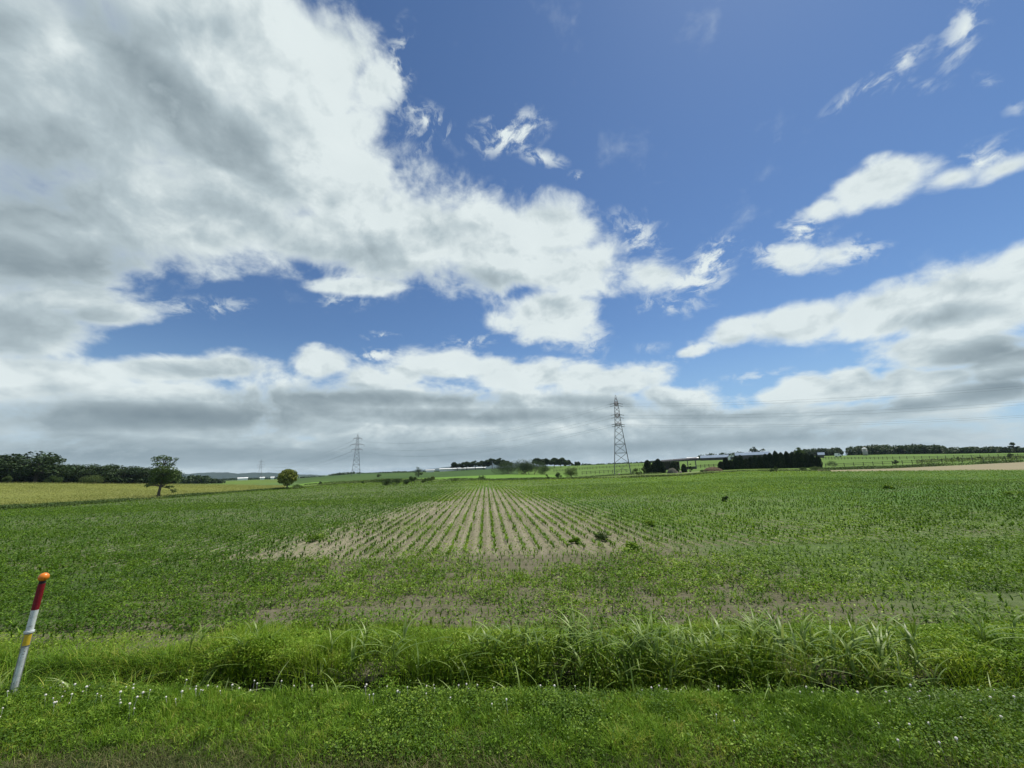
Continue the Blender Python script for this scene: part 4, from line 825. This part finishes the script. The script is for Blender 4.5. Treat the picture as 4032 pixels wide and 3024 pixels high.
def border(name, cur, px0, px1, n, h, wd, sz, material, label, seed, off=0.0):
    rng = np.random.default_rng(seed); a = rng.uniform(pxaz(px0), pxaz(px1), n); r = np.interp(a, AZ, cur[0])+off+rng.normal(0, wd, n)
    z0 = np.array([ground_z(R_*math.sin(A_), R_*math.cos(A_)) for R_, A_ in zip(r, a)]); x = r*np.sin(a); y = r*np.cos(a); nz = fb(x, y, .12, seed)
    keep = rng.uniform(0, 1, n) < np.clip((nz-.3)*4, .15, 1); P = np.stack([x, y, z0+rng.uniform(0, 1, n)*h*(.3+1.2*nz)], -1)[keep]
    V, Q, T = leaves(P, sz*rng.uniform(.6, 1.3, len(P)), .8, None, .6); o = linkmesh(name, np_mesh(name, V, Q, T), material); tag(o, label, 'grass', kind='stuff')
border('margin_grass', F1, -400, 1140, 26000, .45, 1.6, .22, M['leaf_mid'], 'darker rough grass margin between the crop and the yellow field', 61, .8)
border('margin_grass', F1, 1140, 3260, 26000, .40, 1.8, .26, M['leaf_shrub'], 'rough grass and low scrub along the far edge of the crop', 62, 2.5)
border('margin_grass', F2, 3180, 4500, 16000, .7, 2.0, .3, M['leaf_mid'], 'dark rough grass bank behind the bare tan field', 63, 2.0)
border('margin_grass', F2, 1200, 2600, 12000, .35, 2.0, .28, M['leaf_shrub'], 'thin weedy strip in front of the bright meadow', 64, 0)
border('rough_weeds', F3, 3600, 4500, 9000, .9, 14, .4, M['leaf_shrub'], 'tall rough weeds in the pasture near the right edge', 65, 5)
# ------------------------------------------------------------------ pylons and cables
def beam(mb, a, b, w=.14): mb.tube([a, b], w*.5, 4)
PH = 31.0
ARMS = [(27.2, 3.0), (22.6, 4.8), (19.0, 3.9)]
def width_at(z): return float(np.interp(z, [0, 19, 27.2, 31], [6.2, 2.4, 1.5, .15]))
def make_pylon(loc, rz, label, hscale=1.0, spread=False, ins=()):
    r = empty('lattice_pylon', loc, rz); r.scale = (hscale,)*3; tag(r, label, 'pylon', 'lattice pylons of the power line')
    for sx, sy in ((1, 1), (1, -1), (-1, -1), (-1, 1)):
        mb = MB(); zs = [-.4, 19, 27.2, 31]; pts = [(sx*width_at(max(z, 0))/2, sy*width_at(max(z, 0))/2, z) for z in zs]; mb.tube(pts, [.17, .13, .1, .06], 4); mb.build('leg', M['steel'], r)
    lv = [0, 4.2, 8.0, 11.4, 14.2, 16.7, 19.0, 20.9, 22.6, 24.3, 25.8, 27.2, 28.6, 30]
    lo, up = MB(), MB()
    for a, b in zip(lv[:-1], lv[1:]):
        mb = lo if a < 19 else up; wa, wb = width_at(a)/2, width_at(b)/2
        ca = [(wa, wa, a), (wa, -wa, a), (-wa, -wa, a), (-wa, wa, a)]; cb = [(wb, wb, b), (wb, -wb, b), (-wb, -wb, b), (-wb, wb, b)]
        for i in range(4):
            j = (i+1) % 4; beam(mb, ca[i], cb[j], .11); beam(mb, ca[j], cb[i], .11)
            if b in (4.2, 8.0, 11.4, 19.0, 22.6, 27.2): beam(mb, cb[i], cb[j], .15)
    lo.build('lower_lattice', M['steel'], r); up.build('upper_lattice', M['redsteel'], r)
    for z, L in ARMS:
        for s in (-1, 1):
            mb = MB(); w = width_at(z)/2; tip = (s*L, 0, z)
            for y in (-1, 1):
                beam(mb, (s*w, y*w, z), tip, .13); beam(mb, (s*w, y*w, z+1.0), tip, .11)
                for f in (.33, .66): beam(mb, (s*(w+(L-w)*f), y*w*(1-f), z), (s*(w+(L-w)*f), y*w*(1-f), z+1.0*(1-f)), .08)
            beam(mb, (s*w, -w, z), (s*w, w, z), .12); o = mb.build('crossarm', M['redsteel'], r)
            if not spread:
                mi = MB(); zz = [z-i*.16 for i in range(9)]; mi.tube([(s*L, 0, q) for q in zz], [.04, .13, .05, .13, .05, .13, .05, .13, .04], 8); mi.build('insulator', M['insul'], o)
            else:
                for sy, dz in ((1, -.25), (-1, -.55)):
                    mi = MB(); mi.tube([(s*L, sy*(.1+.3*i), z+dz*i*.3/2.2) for i in range(9)], [.05, .15, .06, .15, .06, .15, .06, .15, .05], 8); mi.build('insulator', M['insul'], o)
    return r
B1 = at(2452, 1868, 150); B1.z = ground_z(B1.x, B1.y); B2 = gpt(1401, 318); B3 = gpt(1022, 600)
p1top = at(2425, 1555, 150).z-B1.z
B0 = Vector((260, 60, 2.0)); 
a1 = math.atan2(B1.y, B1.x); 
P1 = make_pylon(B1, a1, 'nearest and tallest looking lattice pylon, standing right of centre', p1top/31, True)
a2 = math.atan2(B2.y, B2.x)-math.pi/2
P2 = make_pylon(B2, a2, 'middle sized lattice pylon with wide arms, between the round tree and the centre', (at(1402, 1707, 318).z-B2.z)/31)
P3 = make_pylon(B3, math.atan2(B3.y, B3.x)-math.pi/2, 'faint most distant lattice pylon left of the round yellow green tree', (at(1022, 1808, 600).z-B3.z)/31)
P0 = make_pylon(B0, 1.0, 'lattice pylon beyond the right edge carrying the cables on', 1.0)
bpy.context.view_layer.update()
def tip(P, i, s, along=0, spread=False):
    z, L = ARMS[i]; q = Vector((s*L, along, z-(1.3 if not spread else (.25 if along > 0 else .55)))); return P.matrix_world @ q
def cable(a, b, sag, label, r=.022):
    n = 36; mb = MB(); pts = [a.lerp(b, t/n)-Vector((0, 0, 4*sag*(t/n)*(1-t/n))) for t in range(n+1)]
    mb.tube(pts, r, 4); o = mb.build('power_cable', M['cable']); return o
nm = ['top', 'middle', 'lowest']
for i in range(3):
    for s in (-1, 1):
        wn = 'left' if s < 0 else 'right'
        fb_ = 'near' if s < 0 else 'far'
        tag(cable(tip(P1, i, s, 2.4, True), tip(P2, i, s), 7, '', .021), 'thin cable strung on the %s %s side arms between the nearest and the middle pylon' % (nm[i], fb_), 'power cable', 'cables from the nearest to the middle pylon')
        tag(cable(tip(P1, i, s, -2.4, True), tip(P0, i, s), 6, '', .019), 'thin cable leaving the %s %s side arm of the nearest pylon towards the right edge' % (nm[i], fb_), 'power cable', 'cables from the nearest pylon to the right')
        tag(cable(tip(P2, i, s), tip(P3, i, s), 8, '', .034), 'faint cable from the %s %s arm of the middle pylon to the most distant one' % (nm[i], wn), 'power cable', 'cables from the middle to the farthest pylon')
# ------------------------------------------------------------------ fences
def fence(pts, label, spacing=3.0, H=1.4, rails=(.55, .95, 1.3), pr=.09):
    """pts (px, dist) on the terrain"""
    W = [gpt(px, D) for px, D in pts]; root = empty('paddock_fence', W[0]); tag(root, label, 'fence')
    pos_ = []; carry = 0
    for a, b in zip(W[:-1], W[1:]):
        L = (b-a).length; t = carry
        while t < L: q = a.lerp(b, t/L); q.z = ground_z(q.x, q.y); pos_.append(q); t += spacing
        carry = t-L
    pos_ = pos_[:100]; mb = MB(); mb.box((-pr, -pr, -.4), (pr, pr, H)); first = None
    for q in pos_:
        if first is None: first = o = mb.build('post', M['fencewood'], root)
        else: o = first.copy(); C.objects.link(o); o.parent = root
        o.location = q-W[0]
    for h in rails:
        mr = MB(); mr.tube([tuple(q-W[0]+Vector((0, 0, h))) for q in pos_], .075, 4); mr.build('rail', M['fencewood'], root)
fence([(3245, 180), (3400, 182), (3560, 186), (3800, 194), (4150, 205)], 'dark post and rail paddock fence nearest to the tan field on the right', 2.6, 1.35, (.6, 1.1), .06)
fence([(3240, 300), (3500, 260), (3800, 250), (4150, 240)], 'dark post and rail paddock fence further back on the right', 2.6, 1.4, (.6, 1.1), .06)
fence([(2180, 235), (2330, 262), (2450, 275), (2560, 280)], 'upper post and rail fence running behind the nearest pylon', 2.6, 1.5, (.6, 1.2), .07)
fence([(2290, 172), (2420, 178), (2545, 182)], 'lower post and rail fence running behind the nearest pylon', 2.0, 1.4, (.6, 1.2), .07)
fence([(2740, 200), (2790, 205), (2835, 208)], 'short dark fence between the open shed and the red soil heap', 2.4, 1.5)
# ------------------------------------------------------------------ buildings
def frame(px0, px1, dist, dz=0):
    """origin at the left end on the ground; local x runs to the right end"""
    a = gpt(px0, dist); b = gpt(px1, dist); v = b-a; v.z = 0
    return a, v.length, math.atan2(v.y, v.x)
def barn(name, px0, px1, dist, hw, hr, dep, wallm, roofm_, label, cat='barn', doors=0, skyl=0, ov=.5, yb=None, vents=0):
    a, L, rz = frame(px0, px1, dist)
    if yb is not None: a.z = at((px0+px1)/2, yb, dist).z
    gz = min(a.z, gpt(px1, dist).z); a.z = min(a.z, a.z); r = empty(name, a, rz); tag(r, label, cat)
    mb = MB(); mb.poly([(0, 0, -3), (L, 0, -3), (L, dep, -3), (0, dep, -3), (0, 0, hw), (L, 0, hw), (L, dep, hw), (0, dep, hw), (0, dep/2, hw+hr), (L, dep/2, hw+hr)],
        [(0, 1, 5, 4), (1, 2, 6, 9, 5), (2, 3, 7, 6), (3, 0, 4, 8, 7), (3, 2, 1, 0)]); mb.build('wall', wallm, r)
    mr = MB(); t = .18; sl = hr/(dep/2); e = ov*sl
    for s in (0, 1):
        y0, y1 = (-ov, dep/2) if s == 0 else (dep+ov, dep/2)
        q = [(-ov, y0, hw-e+.03), (L+ov, y0, hw-e+.03), (L+ov, y1, hw+hr+.03), (-ov, y1, hw+hr+.03)]
        mr.poly(q+[(x, y, z+t) for x, y, z in q], [(3, 2, 1, 0), (4, 5, 6, 7), (0, 1, 5, 4), (1, 2, 6, 5), (2, 3, 7, 6), (3, 0, 4, 7)])
    ro = mr.build('roof', roofm_, r)
    for k in range(vents): mv = MB(); x = L*(k+.5)/vents; mv.box((x-.6, dep/2-.5, hw+hr+.1), (x+.6, dep/2+.5, hw+hr+.9)); mv.build('roof_vent', M['greywall'], ro)
    for k in range(doors):
        x = L*(k+.5)/doors; md = MB(); md.box((x-1.3, -.06, 0), (x+1.3, .02, hw*.85)); md.build('door', M['darkwall'], r)
    return r, L
barn('long_barn', 2762, 2872, 385, 2.2, 2.0, 12, M['darkwall'], M['blueroof'], 'left long low barn with a pale blue metal roof on the skyline', doors=5, vents=0)
barn('long_barn', 2900, 3032, 380, 3.2, 2.1, 12, M['darkwall'], M['blueroof'], 'right and higher long barn with a pale blue metal roof behind the conifers', doors=5)
def gable():
    a, L, rz = frame(2868, 2900, 380); r = empty('gable_house', a, rz); tag(r, 'small gable fronted white walled building between the two long barns', 'barn')
    mb = MB(); hw, hr, dep = 2.6, 1.7, 10
    mb.poly([(0, 0, -2), (L, 0, -2), (L, dep, -2), (0, dep, -2), (0, 0, hw), (L, 0, hw), (L, dep, hw), (0, dep, hw), (L/2, 0, hw+hr), (L/2, dep, hw+hr)], [(0, 1, 5, 8, 4), (1, 2, 6, 5), (2, 3, 7, 9, 6), (3, 0, 4, 7)]); mb.build('wall', M['whitewall'], r)
    mr = MB()
    for q in ([(-.4, -.4, hw-.2), (L/2, -.4, hw+hr+.05), (L/2, dep, hw+hr+.05), (-.4, dep, hw-.2)], [(L+.4, -.4, hw-.2), (L/2, -.4, hw+hr+.05), (L/2, dep, hw+hr+.05), (L+.4, dep, hw-.2)]):
        mr.poly(q+[(x, y, z+.2) for x, y, z in q], [(3, 2, 1, 0), (4, 5, 6, 7), (0, 1, 5, 4), (1, 2, 6, 5), (2, 3, 7, 6), (3, 0, 4, 7)])
    mr.build('roof', M['darkroof'], r); w = MB(); w.box((L*.42, -.07, 2.7), (L*.58, .01, 3.4)); w.build('window', M['glass'], r); w = MB(); w.box((L*.3, -.07, 0), (L*.7, .01, 2.2)); w.build('door', M['darkwall'], r)
gable()
barn('white_shed', 1731, 1912, 372, 2.2, .5, 10, M['whitewall'], M['whitewall'], 'long white shed in front of the clump of domed trees', 'shed', 0)
barn('white_shed', 1678, 1710, 376, 1.7, .4, 8, M['whitewall'], M['whitewall'], 'short white shed left of the long white one', 'shed', 0)
barn('white_shed', 2708, 2752, 420, 2.6, .8, 8, M['darkwall'], M['whitewall'], 'pale roofed shed left of the long blue roofed barns', 'shed', 2)
barn('hut', 3226, 3247, 330, 2.2, 1.3, 5, M['greywall'], M['blueroof'], 'small hut with a pale roof right behind the long conifer row', 'hut', 1)
barn('white_shed', 936, 976, 800, 3, 1.2, 12, M['whitewall'], M['whitewall'], 'distant white building, leftmost of those below the blue hills', 'shed')
barn('white_shed', 1024, 1042, 820, 3, 1.2, 12, M['whitewall'], M['whitewall'], 'distant white building, middle one of those below the blue hills', 'shed')
barn('white_shed', 1066, 1080, 820, 3, 1.2, 12, M['whitewall'], M['whitewall'], 'distant white building, rightmost of those below the blue hills', 'shed')
def silo():
    p = gpt(3410, 395); r = empty('silo', p); tag(r, 'pale round silo with a domed top in front of the right wood', 'silo')
    mb = MB(); mb.tube([(0, 0, -1), (0, 0, 4.6)], 1.5, 20); mb.build('body', M['greywall'], r, True); mb = MB(); mb.tube([(0, 0, 4.6), (0, 0, 5.1), (0, 0, 5.5), (0, 0, 5.7)], [1.6, 1.4, .9, .2], 20); mb.build('dome', M['whitewall'], r, True)
silo()
def truck():
    a, L, rz = frame(3288, 3316, 350); r = empty('parked_van', a, rz); tag(r, 'white van parked by the wood beyond the right pasture', 'van')
    mb = MB(); q = [(0, .5), (0, 2.2), (.3, 2.6), (L*.72, 2.6), (L*.86, 1.7), (L, 1.4), (L, .5)]; n = len(q)
    mb.poly([(x, 0, z) for x, z in q]+[(x, 1.9, z) for x, z in q], [tuple(range(n))]+[tuple(range(2*n-1, n-1, -1))]+[(i, i+n, (i+1) % n+n, (i+1) % n) for i in range(n)]); mb.build('body', M['whitewall'], r)
    mb = MB(); mb.box((L*.55, -.02, 1.6), (L*.72, 0.01, 2.3)); mb.build('window', M['glass'], r)
    for x in (L*.2, L*.82):
        mb = MB(); mb.tube([(x, -.05, .4), (x, .25, .4)], .4, 14); mb.build('wheel', M['rubber'], r)
truck()
def open_shed():
    a, L, rz = frame(2608, 2742, 188); a.z = at(2740, 1846, 188).z; r = empty('open_shed', a, rz); tag(r, 'open sided farm shed with a dark flat roof on thin posts', 'shed')
    H = at(2675, 1814, 188).z-a.z; dep = 8
    mb = MB(); q = [(-.6, -.8, H-.35), (L+.6, -.8, H+.35), (L+.6, dep, H+1.0), (-.6, dep, H+.3)]
    mb.poly(q+[(x, y, z+.28) for x, y, z in q], [(3, 2, 1, 0), (4, 5, 6, 7), (0, 1, 5, 4), (1, 2, 6, 5), (2, 3, 7, 6), (3, 0, 4, 7)]); mb.build('roof', M['darkroof'], r)
    mp = MB(); mp.box((-.11, -.11, -1.5), (.11, .11, H-.1)); first = mp.build('post', M['steel'], r)
    for i, x in enumerate([.2, L*.25, L*.5, L*.75, L-.2]):
        for y in (0, dep-.5):
            o = first if (i == 0 and y == 0) else first.copy()
            if o is not first: C.objects.link(o); o.parent = r
            o.location = (x, y, 0)
    mb = MB(); mb.box((0, dep-.3, -1.5), (L*.5, dep-.15, H*.9)); mb.build('back_wall', M['darkwall'], r); mb = MB(); mb.box((L*.6, .2, -1.5), (L-.3, 3.5, 1.0)); mb.build('trough', M['darkwall'], r)
open_shed()
def heap(name, px, ybase, dist, wpx, hpx, dpt, material, label, seed):
    b = at(px, ybase, dist); gz = ground_z(b.x, b.y); mpp = (at(px+10, ybase, dist)-at(px-10, ybase, dist)).length/20; W, H = wpx*mpp/2, hpx*mpp*1.2; rng = np.random.default_rng(seed)
    n = 40; g = np.linspace(-1, 1, n); X, Y = np.meshgrid(g, g); R = np.hypot(X, Y); nz = fb(X*3+seed, Y*3, 1.3, seed)
    Z = np.clip(1-R**3.2*(1+.25*(nz-.5)*4), -.15, 1)*(.7+.6*nz); V = np.stack([X*W, Y*dpt, Z*H], -1).reshape(-1, 3); a = np.array([i*n+j for i in range(n-1) for j in range(n-1)])
    o = linkmesh(name, np_mesh(name, V, np.stack([a, a+1, a+1+n, a+n], -1), smooth=True), material, loc=(b.x, b.y, gz)); o.rotation_euler[2] = math.atan2(-b.x, b.y); tag(o, label, 'heap')
heap('soil_heap', 2806, 1848, 150, 80, 13, 3, M['soilpile'], 'reddish brown soil heap left of the long conifer row', 71)
heap('gravel_heap', 2648, 1863, 140, 44, 17, 2, M['greypile'], 'grey brown gravel heap in front of the broad rounded conifer', 72)
for i, (px, yb, w, h, lab) in enumerate([(2680, 1862, 12, 8, 'pinkish boulder at the right foot of the grey gravel heap'), (2668, 1864, 8, 5, 'smaller pinkish boulder between gravel heap and bigger boulder'), (2438, 1876, 10, 6, 'pale stone lying in the rough grass by the nearest pylon')]):
    heap('boulder', px, yb, 138, w, h, .5, M['stone'], lab, 80+i)
def track():
    V = []; pts = [(2690, 141.0), (2712, 139), (2740, 141), (2765, 146), (2790, 152)]
    for px, D in pts:
        for k in (-1.6, 1.6): q = gpt(px, D+k); V.append((q.x, q.y, q.z+.12))
    Q = [(2*i, 2*i+2, 2*i+3, 2*i+1) for i in range(len(pts)-1)]
    o = linkmesh('track', np_mesh('track', np.array(V), np.array(Q), smooth=True), M['track']); o['kind'] = 'structure'
track()
# ------------------------------------------------------------------ roadside marker post
def marker():
    base = flat(48, 2738, .40); D = math.hypot(base.x, base.y); top = at(172, 2272, D); d = (top-base)
    L = d.length; r = empty('marker_post', base); r.rotation_mode = 'QUATERNION'; r.rotation_quaternion = Vector((0, 0, 1)).rotation_difference(d.normalized())
    tag(r, 'red and white roadside marker post with an orange ball on top', 'marker post')
    ps = lambda f: (0, 0, L*f)
    def seg(n, f0, f1, rad, m, parent=r): mb = MB(); mb.tube([ps(f0), ps(f1)], rad, 24); return mb.build(n, m, parent, False)
    R = .037
    seg('lower_pole', -.06, .40, R, M['zinc']); seg('joint_collar', .40, .52, R*1.08, M['zinc'])
    seg('white_sleeve', .53, .71, R*.98, M['whitepaint']); seg('red_sleeve', .71, .94, R*.98, M['redpaint']); seg('dark_collar', .94, .965, R*.86, M['rubber'])
    mb = MB(); mb.tube([ps(.515), ps(.53)], [R*1.35, R*1.35], 24); mb.build('ring_flange', M['whitepaint'], r)
    # reflective strips facing the camera's right
    inv = r.rotation_quaternion.inverted(); side = (inv @ Vector((.75, -.65, 0))); side.z = 0; side.normalize(); a0 = math.atan2(side.y, side.x)
    def stripe(n, f0, f1, rad, half, m):
        mb = MB(); k = 9
        for q, f in enumerate((f0, f1)):
            for rr in (rad, rad+.003):
                for i in range(k): a = a0+half*(2*i/(k-1)-1); mb.v.append((math.cos(a)*rr, math.sin(a)*rr, L*f))
        for i in range(k-1): mb.f += [(k+i, k+i+1, 3*k+i+1, 3*k+i), (i+1, i, 2*k+i, 2*k+i+1), (i, i+1, k+i+1, k+i), (2*k+i+1, 2*k+i, 3*k+i, 3*k+i+1)]
        mb.f += [(0, k, 3*k, 2*k), (k-1, 3*k-1, 4*k-1, 2*k-1)]; mb.build(n, m, r)
    stripe('white_strip', .0, .395, R, .75, M['whitepaint']); stripe('yellow_strip', .41, .505, R*1.08, .9, M['yellowtape'])
    rb = .054; mb = MB(); n = 14; zs = [math.cos(math.pi*(1-i/n)) for i in range(n+1)]
    mb.tube([(0, 0, L+rb*z*1.0) for z in zs], [max(.001, rb*math.sqrt(max(0, 1-z*z))) for z in zs], 28); o = mb.build('ball', M['orange'], r, True)
    mb = MB(); bq = -side; mb.tube([tuple(Vector((0, 0, L))+bq*rb*.25), tuple(Vector((0, 0, L))+bq*rb*1.05)], [rb*1.02, rb*.75], 24); mb.build('lens_housing', M['zinc'], r)
marker()

# ------------------------------------------------------------------ air
def haze():
    mb = MB(); mb.box((-11000, -3000, -60), (11000, 10500, 70)); o = mb.build('haze', None)
    m = bpy.data.materials.new('haze'); m.use_nodes = True; t = NT(m.node_tree); t.n.clear(); out = t.new('ShaderNodeOutputMaterial')
    v = t.new('ShaderNodeVolumePrincipled'); v.inputs['Color'].default_value = (.62, .80, 1.0, 1); v.inputs['Density'].default_value = 7e-5; v.inputs['Anisotropy'].default_value = .0
    t.l.new(v.outputs[0], out.inputs['Volume']); o.data.materials.append(m); tag(o, 'faint blue air that pales the far hills and woods', 'haze', kind='stuff')
haze()
